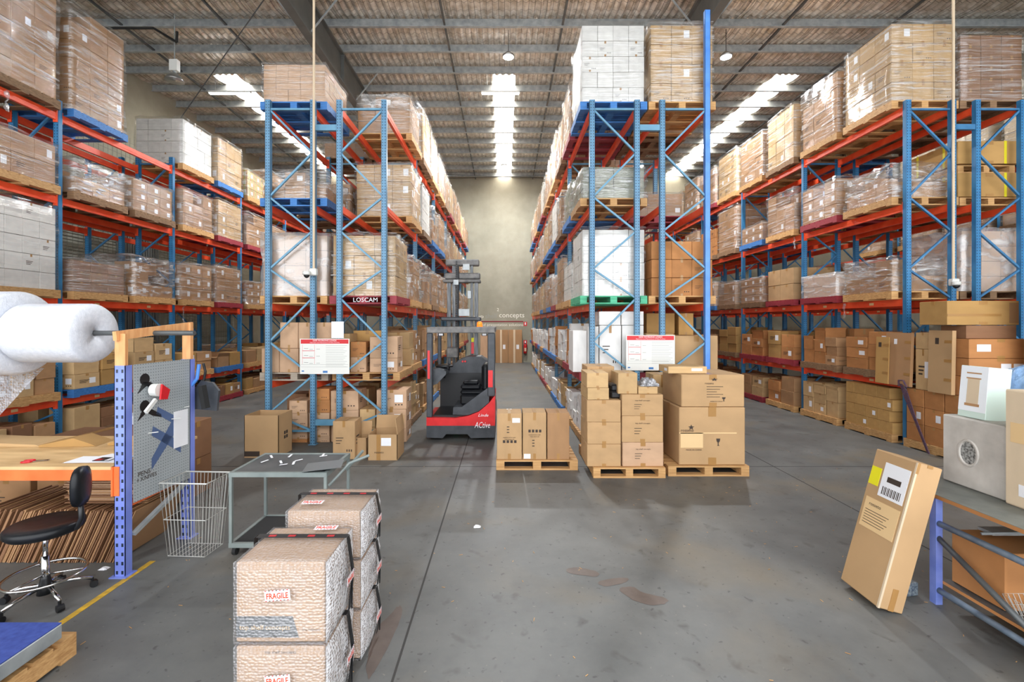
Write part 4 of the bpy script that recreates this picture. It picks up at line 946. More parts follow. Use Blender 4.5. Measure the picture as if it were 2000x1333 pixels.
# ------------------------------------------------------------------ bubble wrapped cartons
def shell(nx=10, ny=10, nz=8, seed=0, bulge=.02, side=.06):
    rd = random.Random(seed); m = MB(); off = {}; n = (nx, ny, nz)
    def f(i, j, k):
        if (i,j,k) not in off:
            x, y, z = i/nx-.5, j/ny-.5, k/nz-.5; q = [x, y, z]
            for a in range(3):
                if abs(q[a]) > .499:
                    o1, o2 = [q[b] for b in range(3) if b != a]; e = max(0, (1-(2*abs(o1))**6)*(1-(2*abs(o2))**6))
                    q[a] += math.copysign(.006 + (bulge*rd.uniform(.2,1))*e + (side*rd.uniform(.3,1)*e if a == 0 and q[a] > 0 else 0), q[a])
            off[(i,j,k)] = len(m.v); m.v.append((q[0], q[1], q[2]+.5))
        return off[(i,j,k)]
    def Q(*c): m.f.append(tuple(f(*p) for p in c)); m.m.append(0)
    for i in range(nx):
        for k in range(nz): Q((i,0,k),(i+1,0,k),(i+1,0,k+1),(i,0,k+1)); Q((i+1,ny,k),(i,ny,k),(i,ny,k+1),(i+1,ny,k+1))
        for j in range(ny): Q((i,j,nz),(i+1,j,nz),(i+1,j+1,nz),(i,j+1,nz)); Q((i,j+1,0),(i+1,j+1,0),(i+1,j,0),(i,j,0))
    for j in range(ny):
        for k in range(nz): Q((0,j+1,k),(0,j,k),(0,j,k+1),(0,j+1,k+1)); Q((nx,j,k),(nx,j+1,k),(nx,j+1,k+1),(nx,j,k+1))
    for v, fc in enumerate(m.f):
        if all(m.v[i][0] > .5 for i in fc): m.m[v] = 1
    return m.mesh('bubble_wrap', [M['bubble'], M['bubble_side']], True)
def fragile(parent, loc, rot, w_=.13):
    m = MB(); h_ = w_*.42; m.box(-w_/2,w_/2,-h_/2,h_/2,0,.0012); o = m.build('fragile_label', M['label'], parent, loc=loc, rot=rot)
    m = MB()
    for k in range(7):
        x = -w_/2 + w_*k/7; 
        for y in (-h_/2, h_/2-.004): m.box(x+.002, x+.010, y, y+.004, .0012, .0018, k % 2)
    m.build('border', [M['redtape'], M['print']], o)
    t = text('FRAGILE', w_*.86, (0,-.001,.0025), M['fragile_ink'], o, (0,0,0), height=h_*.56, bold=.025)
def bwrap(x0, x1, y0, y1, z0, z1, label, seed, front=True, prints=False, top=True):
    cx, cy = (x0+x1)/2, (y0+y1)/2; W_, D, Hh = x1-x0, y1-y0, z1-z0
    r = empty('bubble_wrapped_carton', (cx, cy, z0), random.uniform(-.008,.008), label, 'wrapped carton', 'bubble wrapped cartons in the foreground')
    g = .014
    c = inst('carton', U[3], r, (0,0,g*.4), (0,0,0), (W_-2*g, D-2*g, Hh-g*1.2), M['boxed'])
    if prints:
        m = MB(); a = (W_-2*g)/2; b = -D/2+g-.002; m.add([(-a,b,.03),(a*.42,b,.03),(a*.28,b,.14),(-a,b,.14)], [(0,1,2,3)]); m.build('dark_panel', M['dark_steel'], r)
        text('top shelf concepts', .26, (-a*.35, b-.002, .08), M['creamlabel'], r); text('FOR OVERSEAS', .09, (a*.7, b-.002, .07), M['print'], r)
    elif front: text('top shelf concepts', .16, (0, -D/2+g-.003, Hh-.04), M['print'], r)
    inst('bubble_wrap', shell(seed=seed), r, (0,0,0), (0,0,0), (W_-.014, D-.014, Hh-.012))
    m = MB(); e = .022; ys = D*.05
    m.box(-W_/2-.004, W_/2+.022, ys, ys+.045, Hh+.012, Hh+.014); m.tube([(W_/2+.022, ys+.022, Hh+.01), (W_/2+.05, ys+.022, Hh*.6), (W_/2+.045, ys+.022, .03)], .004, 4)
    m.bar((W_/2+.024, ys+.022, Hh+.012), (W_/2+.052, ys+.022, Hh*.55), .002, .045, 0, (0,1,0)); m.bar((W_/2+.052, ys+.022, Hh*.55), (W_/2+.03, ys+.022, .02), .002, .045, 0, (0,1,0))
    m.box(-W_/2-.016, -W_/2-.014, ys, ys+.045, 0, Hh+.01); t = m.build('strap', M['black'], r)
    m = MB()
    for k in range(4): m.box(-W_/2+.06+k*.11, -W_/2+.10+k*.11, ys+.012, ys+.032, Hh+.014, Hh+.015)
    m.build('strap_print', M['redtape'], t)
    if front: fragile(r, (.0, -D/2-.018, Hh*.62), (PI/2, -.08, 0))
    if top: fragile(r, ((.10, .15, Hh+.012) if seed % 2 == 0 else (-.10, -.11, Hh+.014)), (0,0,.05))
    fragile(r, (W_/2+.056, -.01, Hh*.55), (PI/2, 0, PI/2-.0), .11)
    return r
NX0, NX1 = -1.396, -.912
bwrap(NX0, NX1, 2.33, 2.75, .002, .425, 'bubble-wrapped carton, lower of the two nearest the camera', 1, True)
bwrap(NX0, NX1, 2.33, 2.75, .432, .86, 'bubble-wrapped carton with dark printed panel, upper of the nearest pair', 2, True, True)
for k in range(3):
    bwrap(-1.355, -.88, 2.80, 3.20, .002+k*.312, .305+k*.312, 'bubble-wrapped carton, %s of the three-high stack behind' % ('bottom','middle','top')[k], 3+k*2 if k == 2 else 4+k*2, k == 2 and False, False, k == 2)
# ------------------------------------------------------------------ grey trolley
t = empty('trolley', (-2.02, 4.36, 0), 0, 'grey steel two-tier trolley standing behind the bubble-wrapped cartons', 'trolley'); a, b = .4375, .31
zt = Z_(924, 4.05)
for sx in (-1, 1):
    for sy in (-1, 1): m = MB(); m.box(min(sx*(a-.002),sx*(a-.028)),max(sx*(a-.002),sx*(a-.028)),min(sy*(b-.002),sy*(b-.028)),max(sy*(b-.002),sy*(b-.028)),.082,zt-.039); m.build('leg', M['grey_steel'], t)
for z, nm in ((zt, 'top_tray'), (.12, 'bottom_shelf')):
    m = MB(); m.box(-a,a,-b,-b+.03,z-.04,z); m.box(-a,a,b-.03,b,z-.04,z); m.box(-a,-a+.03,-b+.03,b-.03,z-.04,z); m.box(a-.03,a,-b+.03,b-.03,z-.04,z); fr = m.build(nm, M['grey_steel'], t)
    m = MB(); m.box(-a+.03,a-.03,-b+.03,b-.03,z-.014,z-.006); m.build('mat', M['rubber'] if nm == 'bottom_shelf' else M['dark_steel'], fr)
for sx in (-1, 1):
    for sy in (-1, 1): m = MB(); m.cyl((sx*(a-.04)-.015,sy*(b-.04),.04),(sx*(a-.04)+.015,sy*(b-.04),.04),.038,14); m.box(sx*(a-.04)-.02,sx*(a-.04)+.02,sy*(b-.04)-.02,sy*(b-.04)+.02,.05,.09); m.build('caster', M['rubber'], t)
m = MB(); m.tube([(a-.02,-b+.1,zt-.15),(a+.14,-b+.18,zt+.03),(a+.30,-b+.26,zt+.08)], .014, 8); m.tube([(a-.02,b-.06,zt-.15),(a+.16,b-.1,zt+.05)], .014, 8); m.build('handle', M['grey_steel'], t)
m = MB(); m.bar((.1,-.05,zt+.012),(.42,.02,zt+.03),.25,.003); tag(m.build('metal_sheet', M['sheet'], loc=(-1.92,4.20,.002)), 'bent grey metal sheet lying on the trolley top', 'metal sheet')
rd = random.Random(2); m = MB()
for k in range(9): x, y = rd.uniform(-.32,.2), rd.uniform(-.2,.2); an = rd.uniform(0,3); m.bar((x,y,.004),(x+.07*math.cos(an),y+.07*math.sin(an),.012),.02,.002)
o = m.build('scrap_offcuts', M['label'], loc=(-2.02,4.36,zt-.002)); tag(o, 'torn paper and plastic scraps scattered on the trolley top', 'scraps', kind='stuff')
# ------------------------------------------------------------------ packing bench
BZ = .907
r = empty('packing_bench', (-3.15, 3.76, 0), 0, 'packing bench of blue posts, orange beam and plywood top at left', 'workbench')
def bu(h): 
    m = MB(); m.box(-.045,.045,-.035,-.03,0,h); m.box(-.045,-.04,-.035,.035,0,h); m.box(.04,.045,-.035,.035,0,h); m.box(-.07,.07,-.06,.06,0,.008); return m.mesh('post', [M['bench_up']])
inst('post', bu(Z_(714, 3.76)), r, (0,0,0)); inst('post', bu(Z_(702, 4.42)), r, (.06,.68,0))
m = MB(); m.box(-3.2,-.05,-.035,.0,BZ-.115,BZ-.028); m.box(-3.2,-.05,.66,.70,BZ-.115,BZ-.028); m.box(.0,.03,.02,.6,.55,.6); m.build('beam', M['bench_orange'], r)
m = MB(); m.box(-.06,-.045,-.05,.02,BZ-.24,BZ-.0); m.box(-.05,.0,-.042,-.036,BZ-.24,BZ); m.build('beam_connector', M['bench_orange'], r)
m = MB(); m.box(-3.2,-.05,-.04,.98,BZ-.026,BZ); m.build('worktop', M['ply'], r)
m = MB(); m.bar((.05,.04,.32),(.09,.62,.56),.035,.03); m.build('cross_brace', M['galv'], r)
# timber frame for the rolls
m = MB(); m.box(-.045,.04,-.03,.0,Z_(720,3.76),Z_(652,3.76)); m.build('timber_post', M['pine'], r)
m = MB(); m.box(.02,.10,.66,.70,Z_(706,4.44),Z_(631,4.44)); m.build('timber_post', M['pine'], r)
m = MB(); m.bar((-.02,-.06,Z_(657,3.7)),(.07,.72,Z_(637,4.46)),.035,.075); m.build('timber_rail', M['pine'], r)
# pegboard
pb = empty('pegboard', (-3.10, 3.80, 0), math.atan2(-.05,.62), 'grey perforated pegboard fixed between the blue bench posts', 'pegboard')
def peg_mat():
    m, nt, N, L, b = new('perforated_grey_board'); tc = N.new('ShaderNodeTexCoord'); sp = N.new('ShaderNodeSeparateXYZ'); L.new(tc.outputs['Object'], sp.inputs[0])
    def mt(op, a, c=None):
        n = N.new('ShaderNodeMath'); n.operation = op
        for k, q in enumerate((a, c)):
            if q is None: continue
            if isinstance(q, (int, float)): n.inputs[k].default_value = q
            else: L.new(q, n.inputs[k])
        return n.outputs[0]
    p = .026; dy = mt('SUBTRACT', mt('FRACT', mt('DIVIDE', sp.outputs[1], p)), .5); dz = mt('SUBTRACT', mt('FRACT', mt('DIVIDE', sp.outputs[2], p)), .5)
    k = mt('LESS_THAN', mt('ADD', mt('MULTIPLY', dy, dy), mt('MULTIPLY', dz, dz)), .022)
    mx = N.new('ShaderNodeMix'); mx.data_type = 'RGBA'; L.new(k, mx.inputs[0]); mx.inputs[6].default_value = lin((158,164,166)); mx.inputs[7].default_value = lin((70,74,78))
    L.new(mx.outputs[2], b.inputs['Base Color']); b.inputs['Roughness'].default_value = .4; return m
zb_, zt_ = .58, 1.735; PL = .62
m = MB(); m.box(0,.004,0,PL,zb_,zt_); m.build('board', peg_mat(), pb)
def pz(py, fr): return Z_(py, 3.8 + fr*PL)
def shape(nm, pts, mat): 
    m = MB(); m.add([(.006, y*PL, z) for y, z in pts], [tuple(range(len(pts)))]); return m.build(nm, mat, pb)
def circ(y, z, r_, n=14): return [(y + r_*math.cos(2*PI*k/n)/PL, z + r_*math.sin(2*PI*k/n)) for k in range(n)]
for zc in (1.60, 1.37):
    shape('tool_silhouette', circ(.17, zc, .05), M['black']); shape('tool_silhouette', [(.05,zc-.12),(.2,zc-.06),(.3,zc-.10),(.45,zc-.13),(.44,zc-.10),(.26,zc-.03),(.14,zc-.02)], M['black'])
sh = M['dark_blue'] = plain('dark_blue_silhouette', (78,98,136), .5)
shape('tool_silhouette', [(.28,.80),(.78,1.12),(.80,1.18),(.38,1.34),(.36,1.28),(.62,1.17),(.28,.90)], sh)
shape('tool_silhouette', [(.28,1.10),(.80,.86),(.80,.96),(.30,1.18)], sh)
text('PENS', .12, (.008,.16*PL,.80), M['print'], pb, (PI/2,0,PI/2)); text('+ KNIVES', .2, (.008,.2*PL,.755), M['print'], pb, (PI/2,0,PI/2))
m = MB(); m.box(.008,.011,.66*PL,.93*PL,.92,1.26); n_ = m.build('paper_sheet', M['label']); n_.location = pb.location; n_.rotation_euler = pb.rotation_euler; tag(n_, 'white paper sheet clipped to the pegboard lower right', 'paper')
for (y, z, l) in ((.22,1.13,.1),(.62,1.20,.1),(.86,1.28,.06)):
    m = MB(); m.cyl((.01,y*PL,z),(l,y*PL,z+.012),.004,6); o = m.build('hook', M['whitep'], pb)
# tape dispenser
td = empty('tape_dispenser', (-3.02, 3.96, 1.47), 0, 'red and white tape dispenser hanging on the pegboard', 'tape dispenser')
m = MB(); m.cyl((-.04,0,.03),(.02,0,.03),.055,18); m.build('tape_roll', M['whitep'], td); m = MB(); m.add([(.03,0,.08),(.03,.09,.02),(.03,.06,-.06),(.03,-.02,-.05),(.045,0,.08),(.045,.09,.02),(.045,.06,-.06),(.045,-.02,-.05)], [(0,1,2,3),(7,6,5,4),(0,4,5,1),(1,5,6,2),(2,6,7,3),(3,7,4,0)]); m.build('guard', M['red'], td)
m = MB(); m.bar((.0,-.02,-.05),(-.0,-.13,-.14),.022,.03); m.build('grip', M['whitep'], td)
# brush and dustpan on the rear post
dp = empty('dustpan', (-3.00, 4.52, 1.35), 0, 'dark grey dustpan hanging from the rear blue bench post', 'dustpan')
m = MB(); m.prism([(-.10,-.12),(.14,-.14),(.16,.06),(.10,.14),(-.02,.16),(-.10,.05)], 0, .03); m.build('pan', M['truck_grey'], dp); m = MB(); m.tube([(.0,.015,.14),(.02,.015,.25),(.0,.015,.33)], .012, 8); m.build('handle', M['black'], dp)
bh = empty('hand_brush', (-2.98, 4.44, 1.42), 0, 'blue-handled hand brush with dark bristles beside the dustpan', 'brush')
m = MB(); m.tube([(.0,0,.26),(-.02,0,.12),(-.10,0,.02),(-.13,0,-.12)], .016, 8); m.build('handle', M['bright_blue'], bh)
m = MB(); m.bar((.06,-.05,.06),(.10,-.05,-.16),.07,.04); m.build('bristles', M['rubber'], bh)
# bubble rolls on a steel rod
AY, AZ = 4.05, 2.08-19*4.05/F
m = MB(); m.cyl((-5.6, AY, AZ), (X_(380,AY), AY, AZ), .022, 14); tag(m.build('roll_rod', M['dark_steel']), 'dark steel rod carrying the bubble wrap rolls over the bench', 'rod')
def roll(x0, x1, R_, lb, inner=.03):
    m = MB(); n = 48; prof = [(inner, x1), (R_*.6, x1+.006), (R_*.93, x1), (R_, x1-.03), (R_, x0+.03), (R_*.93, x0), (inner, x0)]
    vs = []; fs = []
    for q, x in prof: vs += [(x, AY+q*math.cos(2*PI*k/n), AZ-.0+q*math.sin(2*PI*k/n)) for k in range(n)]
    L_ = len(prof)
    for i in range(L_): 
        j = (i+1) % L_; fs += [(i*n+k, i*n+(k+1)%n, j*n+(k+1)%n, j*n+k) for k in range(n)]
    m.add(vs, fs); o = m.build('bubble_wrap_roll', M['bubble_roll'], None, True); tag(o, lb, 'bubble wrap roll'); return o
roll(-4.26, -3.64, .262, 'smaller white bubble wrap roll, nearer the pegboard')
big = roll(-5.6, -4.28, .37, 'larger white bubble wrap roll at the left edge')
m = MB(); g = []; 
for j_ in range(9):
    for i in range(9):
        u, v = i/8, j_/8; g.append((-5.45+u*1.15, AY+.16+v*.04+.015*math.sin(9*u+4*v), AZ-.325-v*.47*min(1, (1-u)/.36)))
m.add(g, [(j_*9+i, j_*9+i+1, (j_+1)*9+i+1, (j_+1)*9+i) for j_ in range(8) for i in range(8)]); o = m.build('hanging_sheet', M['bubble_loose'], big, True)
# things on the bench
m = MB(); m.add([(0,0,0),(.42,.02,0),(.45,.2,.004),(.2,.26,.006),(.1,.12,.002)], [(0,1,2,3,4)]); m.box(.0,.45,.02,.2,-.002,0)
tag(m.build('envelope', M['label'], loc=(-3.70,3.80,BZ+.005)), 'white envelopes lying on the bench by the blue post', 'envelope')
m = MB(); m.box(-.07,.07,-.05,.05,0,.003); o = m.build('printed_card', M['black'], loc=(-3.42,3.90,BZ+.008)); tag(o, 'black and white printed card on the white envelopes', 'card'); m = MB(); m.box(-.06,-.01,-.04,.0,.003,.004); m.build('photo', M['redtape'], o); m = MB(); m.box(.03,.065,-.045,.045,.003,.004); m.build('print', M['label'], o)
sc = empty('scissors', (-4.02, 3.84, BZ+.004), .3, 'red-handled scissors lying on the plywood bench top', 'scissors')
for s_ in (-1, 1):
    m = MB(); m.tube([(.0+.035*math.cos(a_), s_*.022+.02*math.sin(a_), .006) for a_ in [2*PI*k/10 for k in range(10)]], .006, 6, 0, True); m.build('handle', M['red'], sc); m = MB(); m.bar((.035,s_*.01,.004),(.14,-s_*.01,.004),.014,.003); m.build('blade', M['chrome'], sc)
for i, (x, y, w2, d2, an) in enumerate(((-5.2,4.45,1.6,.28,0),(-4.15,4.42,.5,.22,.3),(-3.55,4.46,.5,.22,-.2))):
    m = MB(); m.prism([(-w2/2,0),(w2/2,0),(w2/2-.04,.02),(.05,.05+.03*i),(-w2/2,.02)], -d2/2, d2/2); tag(m.build('cardboard_flat', M['olive' if i else 'tan'], loc=(x,y,BZ+.002), rot=(0,0,an*.3)), ('long flattened cardboard at the back of the bench', 'folded cardboard piece mid-way along the bench back', 'folded cardboard piece by the pegboard end')[i], 'cardboard')
pw = carton(-4.5, -3.9, 5.3, .4, .9, 1.0, 'white', 'flat white carton on the floor boxes behind the bench', 4)
carton(-4.5, -3.7, 5.25, .5, .45, .9, 'darkbrown', 'dark carton behind the bench under the white box', 0); carton(-4.5, -3.7, 5.25, .5, .003, .45, 'darkbrown', 'dark carton on the floor behind the bench', 0)
carton(-5.4, -4.6, 5.35, .5, .003, .75, 'darkbrown', 'dark carton standing behind the bench further left', 0)
# leaning flattened cartons under the bench
def flats(n, x0, dx, y0, h, lean, mats, lb, d=.62, flat=False):
    m = MB(); rd = random.Random(n)
    for k in range(n):
        if flat: z = x0 + k*dx; j = rd.uniform(-.02,.02); m.box(-.34+j,.34+j,-d/2+j,d/2+j,z,z+dx*.7,rd.randrange(len(mats)))
        else: x = k*dx; j = rd.uniform(-.02,.02); m.bar((x+j,0,0.004),(x+lean+j,0,h*rd.uniform(.94,1.02)),d*rd.uniform(.96,1),dx*.62,rd.randrange(len(mats)),(1,0,0))
    o = m.build('flattened_cartons', [M[q] for q in mats]); return tag(o, lb, 'flattened cartons', kind='stuff')
o = flats(98, 0, .0135, 0, .46, .20, ['darkbrown','darkbrown','brown'], 'long row of flattened cartons leaning on edge under the bench'); o.location = (-4.72, 4.25, 0)
o = flats(22, 0, .009, 0, 0, 0, ['brown','pink','darkbrown'], 'flat pile of flattened cartons on the leaning row under the bench', .55, True); o.location = (-3.55, 4.32, .475)
carton(-5.4, -4.9, 4.7, .4, .003, .5, 'brown', 'carton under the bench at its left end', 2); carton(-4.85, -4.35, 4.72, .4, .003, .5, 'brown', 'carton under the bench, second from the left end', 2)
m = MB(); m.bar((-.2,0,.02),(.15,.3,.42),.4,.008); tag(m.build('cardboard_sheet', M['tan'], loc=(-5.0,4.05,0)), 'loose tan cardboard sheet leaning left under the bench', 'cardboard')
# wire basket
wb = empty('wire_basket', (-2.82, 4.16, 0), -.05, 'tall white wire basket standing right of the bench post', 'wire basket'); m = MB()
a0, b0, a1, b1, hb = .17, .12, .215, .16, .66
def ring(a, b, z): return [(-a,-b,z),(a,-b,z),(a,b,z),(-a,b,z)]
for q, rr in ((0, .003), (.33, .004), (.66, .005)):
    f_ = q/hb; m.tube(ring(a0+(a1-a0)*f_, b0+(b1-b0)*f_, .01+q), rr, 5, 0, True)
for k in range(13):
    u = -1+2*k/12
    for s_ in (-1, 1): m.cyl((u*a0, s_*b0, .01), (u*a1, s_*b1, hb), .0022, 5)
for k in range(8):
    u = -1+2*k/7
    for s_ in (-1, 1): m.cyl((s_*a0, u*b0, .01), (s_*a1, u*b1, hb), .0022, 5)
for k in range(7): u = -1+2*k/6; m.cyl((u*a0,-b0,.01),(u*a0,b0,.01),.002,5)
m.build('wires', M['wire'], wb)
m = MB(); m.tube(ring(a1, b1, hb+.01), .007, 6, 0, True); m.build('rim', M['wire'], wb)
# draughtsman stool
st = empty('stool', (-3.44, 3.41, 0), 0, 'black padded swivel stool with chrome foot ring beside the bench', 'stool')
m = MB(); m.lathe([(.03,.52),(.21,.52),(.228,.54),(.228,.575),(.21,.59),(.1,.585),(.0,.58)], (0,0,0), 32); m.build('seat', M['leather'], st, True)
m = MB(); m.cyl((0,0,.10),(0,0,.34),.026,14); m.cyl((0,0,.34),(0,0,.52),.016,14); m.build('gas_column', M['chrome'], st, True)
m = MB(); m.lathe([(.21,0),(.22,.01),(.21,.02)], (0,0,0), 32); m = MB(); m.tube([(.235*math.cos(2*PI*k/36), .235*math.sin(2*PI*k/36), .20) for k in range(36)], .010, 8, 0, True)
for k in range(3): an = 2*PI*k/3+.4; m.cyl((0,0,.2),(.235*math.cos(an),.235*math.sin(an),.20),.007,6)
m.build('foot_ring', M['chrome'], st, True)
m = MB(); m.lathe([(.05,.06),(.045,.1),(.03,.17),(.025,.2)], (0,0,0), 16); m.build('hub', M['black'], st, True)
for k in range(5):
    an = 2*PI*k/5-.5; c_, s_ = math.cos(an), math.sin(an); m = MB(); m.tube([(.03*c_,.03*s_,.12),(.18*c_,.18*s_,.10),(.26*c_,.26*s_,.075)], .015, 8); lg = m.build('leg', M['chrome'], st, True)
    m = MB(); m.cyl((.27*c_-.02*s_,.27*s_+.02*c_,.027),(.27*c_+.02*s_,.27*s_-.02*c_,.027),.026,14); m.cyl((.26*c_,.26*s_,.04),(.26*c_,.26*s_,.075),.01,8); m.build('caster', M['black'], lg)
m = MB(); m.tube([(.14,.0,.53),(.24,.0,.55),(.27,0,.62),(.265,0,.76)], .018, 8); m.build('backrest_arm', M['black'], st, True)
m = MB(); n = 20; vs = []; 
for q, yy in ((.6,-.03),(1,-.02),(1,.015),(.6,.03)): vs += [(yy, .105*q*math.copysign(abs(math.cos(2*PI*k/n))**.7, math.cos(2*PI*k/n)), .145*q*math.copysign(abs(math.sin(2*PI*k/n))**.8, math.sin(2*PI*k/n))) for k in range(n)]
m.add(vs, [(i*n+k, i*n+(k+1)%n, (i+1)*n+(k+1)%n, (i+1)*n+k) for i in range(3) for k in range(n)] + [tuple(range(n))[::-1], tuple(range(3*n,4*n))]); m.build('backrest', M['leather'], st, True, loc=(.27,0,.86), rot=(0,0,.28))
# platform scale on pallet
pallet(-3.25, 2.36, .001, 'W', 1.12, 1.0, 'timber pallet under the blue platform at bottom left', None)
ps = empty('platform_scale', (-3.22, 2.22, PH+.004), 0, 'blue low platform scale standing on the bottom left pallet', 'platform scale')
m = MB(); m.cbox(-.55,.55,-.53,.53,.035,.125,.006); m.build('frame', M['galv'], ps); m = MB(); m.box(-.547,.547,-.527,.527,.125,.130); m.build('top_plate', M['scale_blue'], ps)
for sx in (-1,1):
    for sy in (-1,1): m = MB(); m.lathe([(.03,0),(.035,.01),(.03,.035)], (sx*.47,sy*.45,0), 14); m.build('foot', M['rubber'], ps)
# ------------------------------------------------------------------ right foreground
LB = empty('leaning_carton', (2.836, 3.244, 0.002), -.02, 'tall kraft carton with shipping labels leaning toward the steel table', 'carton')
th = math.radians(15.3); tk, Wd, Ln = .18, .372, 1.075
RM = Euler((0, th, 0)).to_matrix().to_4x4()
def lean_build(m, nm, mat, parent=LB):
    m.v = [tuple(RM @ Vector(v)) for v in m.v]; return m.build(nm, mat, parent)
m = MB(); m.cbox(-tk, 0, 0, Wd, 0, Ln, .006); lean_build(m, 'body', M['kraft'])
def lq(y0, y1, z0, z1, nm, mat, e=.003): m = MB(); m.box(-tk-e, -tk, y0, y1, z0, z1); return lean_build(m, nm, mat)
lq(.03,.25,.74,1.0,'shipping_label',M['label']); lq(.27,.36,.80,.94,'yellow_label',M['ylabel']); lq(.03,.34,.47,.70,'product_label',M['creamlabel'])
for k in range(12): lq(.06+.014*k,.065+.014*k+.003*(k%2),.76,.82,'barcode',M['print'],.004)
lq(.08,.2,.86,.90,'barcode',M['print'],.004)
for k in range(6): lq(.10+.02*(k%3),.32,.605-.02*k,.609-.02*k,'print_line',M['print'],.004)
m = MB(); m.box(-tk-.002,-tk+.012,-.002,.012,0,Ln); lean_build(m, 'worn_edge', M['cream'])
m = MB(); m.box(-.11,-.07,-.003,0,0,.16); m.box(-.11,-.07,-.003,0,Ln-.02,Ln); m.box(-tk,-tk+.02,-.003,0,Ln-.08,Ln); lean_build(m, 'tape', M['tape'])
tt = text('rosseto', .11, (0,0,0), M['print'], LB, name='logo_text'); 
for v in tt.data.vertices: x, y = v.co.x, v.co.y; v.co = RM @ Vector((-tk-.005, .24-x, .655+y))
tt.rotation_euler = (0,0,0); tt.location = (0,0,0)
# steel table
tb = empty('steel_table', (3.21, 3.386, 0), 0, 'blue-grey tubular steel table with worn board top at right edge', 'table')
TZ = .815
m = MB(); m.box(-.025,1.5,-1.5,.36,TZ-.028,TZ); m.build('table_top', noisy('worn_dark_board', (88,90,86), (118,120,112), 5, .5, bump=.05), tb)
m = MB(); m.box(-.028,-.025,-1.5,.36,TZ-.028,TZ-.003); m.build('timber_edge', M['orange'], tb)
for (x, y) in ((0,0),(1.4,0),(0,-1.4),(1.4,-1.4)): m = MB(); m.box(x-.025,x+.025,y-.025,y+.025,0,TZ-.03); m.build('leg', M['bench_blue'], tb)
tl = noisy('grey_blue_tube', (100,118,140), (140,158,176), 9, .4)
m = MB(); m.cyl((0,0,.60),(0,-1.4,.60),.022,12); m.build('upper_rail', tl, tb, True); m = MB(); m.cyl((0,0,.107),(0,-1.4,.107),.022,12); m.build('lower_rail', tl, tb, True)
m = MB(); m.cyl((0,0,.50),(0,-.75,.13),.02,12); m.build('diagonal_brace', M['dark_steel'], tb, True)
m = MB(); m.box(0.03,1.38,-1.38,.0,.155,.176); m.build('lower_shelf', M['dark_steel'], tb); m = MB(); m.box(0.027,.03,-1.38,.0,.155,.176); m.build('shelf_edge', M['orange'], tb)
carton(3.30, 4.2, 3.0, .36, .179, .56, 'orange', 'brown carton on the lower shelf of the steel table', 3)
m = MB(); m.cyl((0,0,0),(.25,-.1,.05),.01,6); m.bar((.05,.02,.01),(.35,.02,.01),.1,.02)
o = m.build('clamp_tool', M['galv'], loc=(3.35,3.2,.60)); tag(o, 'metal hand clamp resting on the carton under the table top', 'tool')
# concrete-look box, white printed box, cartons on the table
pbx = empty('panel_box', (3.55, 3.23, TZ+.002), 0, 'whitewashed wooden box with oval grille standing on the table', 'box')
m = MB(); m.cbox(0,.32,0,.46,0,.53,.008); m.build('body', M['sack'], pbx)
m = MB(); m.add([(-.003, .25+.062*math.cos(2*PI*k/16), .27+.085*math.sin(2*PI*k/16)) for k in range(16)], [tuple(range(16))]); m.build('grille', noisy('dark_grille', (16,18,20), (190,190,186), 60, .5), pbx)
m = MB(); m.tube([(-.004, .25+.07*math.cos(2*PI*k/20), .27+.095*math.sin(2*PI*k/20)) for k in range(20)], .01, 6, 0, True); m.build('grille_rim', M['sack'], pbx)
wbx = empty('printed_box', (3.60, 3.41, TZ+.536), 0, 'glossy white and pale green boxed lantern on the whitewashed box', 'printed box'); wbx.rotation_euler = (0, .09, 0)
m = MB(); m.cbox(0,.17,0,.21,0,.40,.003); m.build('body', M['mint'], wbx); m = MB(); m.box(-.002,0,.003,.207,.05,.397); m.build('white_face', M['glosswhite'], wbx)
m = MB(); m.box(-.003,-.002,.06,.15,.10,.30); pp = m.build('picture', M['cream'], wbx); m = MB(); m.box(-.004,-.003,.05,.16,.09,.11); m.box(-.004,-.003,.05,.16,.30,.31); m.box(-.004,-.003,.05,.16,.34,.35); m.build('picture_frame', M['brown'], wbx)
o = carton(3.52, 3.95, 2.86, .34, TZ+.002, 1.62, 'cream', 'tall carton with tilted white sticker at the right picture edge', 3); on(o, 'label', .35, .6, .35, .47, M['label'], .006, 'left'); on(o, 'label', .45, .75, .1, .2, M['label'], .006, 'left'); on(o, 'print_panel', .1, .9, .55, .72, M['creamlabel'], .005, 'left')
o = carton(3.98, 4.4, 3.4, .34, TZ+.002, 1.5, 'tan', 'carton behind the white box supporting the blue bag', 0)
tag(crumple(.4, .34, .28, 8, 10).build('blue_bag', M['bluebag'], None, True, loc=(4.16,3.57,1.502)), 'pale blue plastic bag on a carton at the right edge', 'bag')
bk = empty('wire_tray', (3.42, 2.86, .178), 0, 'small white wire tray holding a brush on the lower table shelf', 'wire basket'); m = MB()
for z, a in ((0,.1),(.06,.12),(.12,.14)): m.tube(ring(a, a, z), .003, 5, 0, True)
for k in range(9):
    u = -1+k/4
    for s_ in (-1,1): m.cyl((u*.1,s_*.1,0),(u*.14,s_*.14,.12),.002,5); m.cyl((s_*.1,u*.1,0),(s_*.14,u*.14,.12),.002,5)
m.build('wires', M['wire'], bk)
db = empty('dish_brush', (3.40, 2.86, .2), 0, 'dark-handled brush standing in the small wire tray', 'brush'); m = MB(); m.cyl((0,0,.02),(-.03,0,.18),.008,8); m.build('shaft', M['whitep'], db); m = MB(); m.cyl((-.03,0,.18),(-.05,0,.27),.016,10); m.build('grip', M['black'], db)
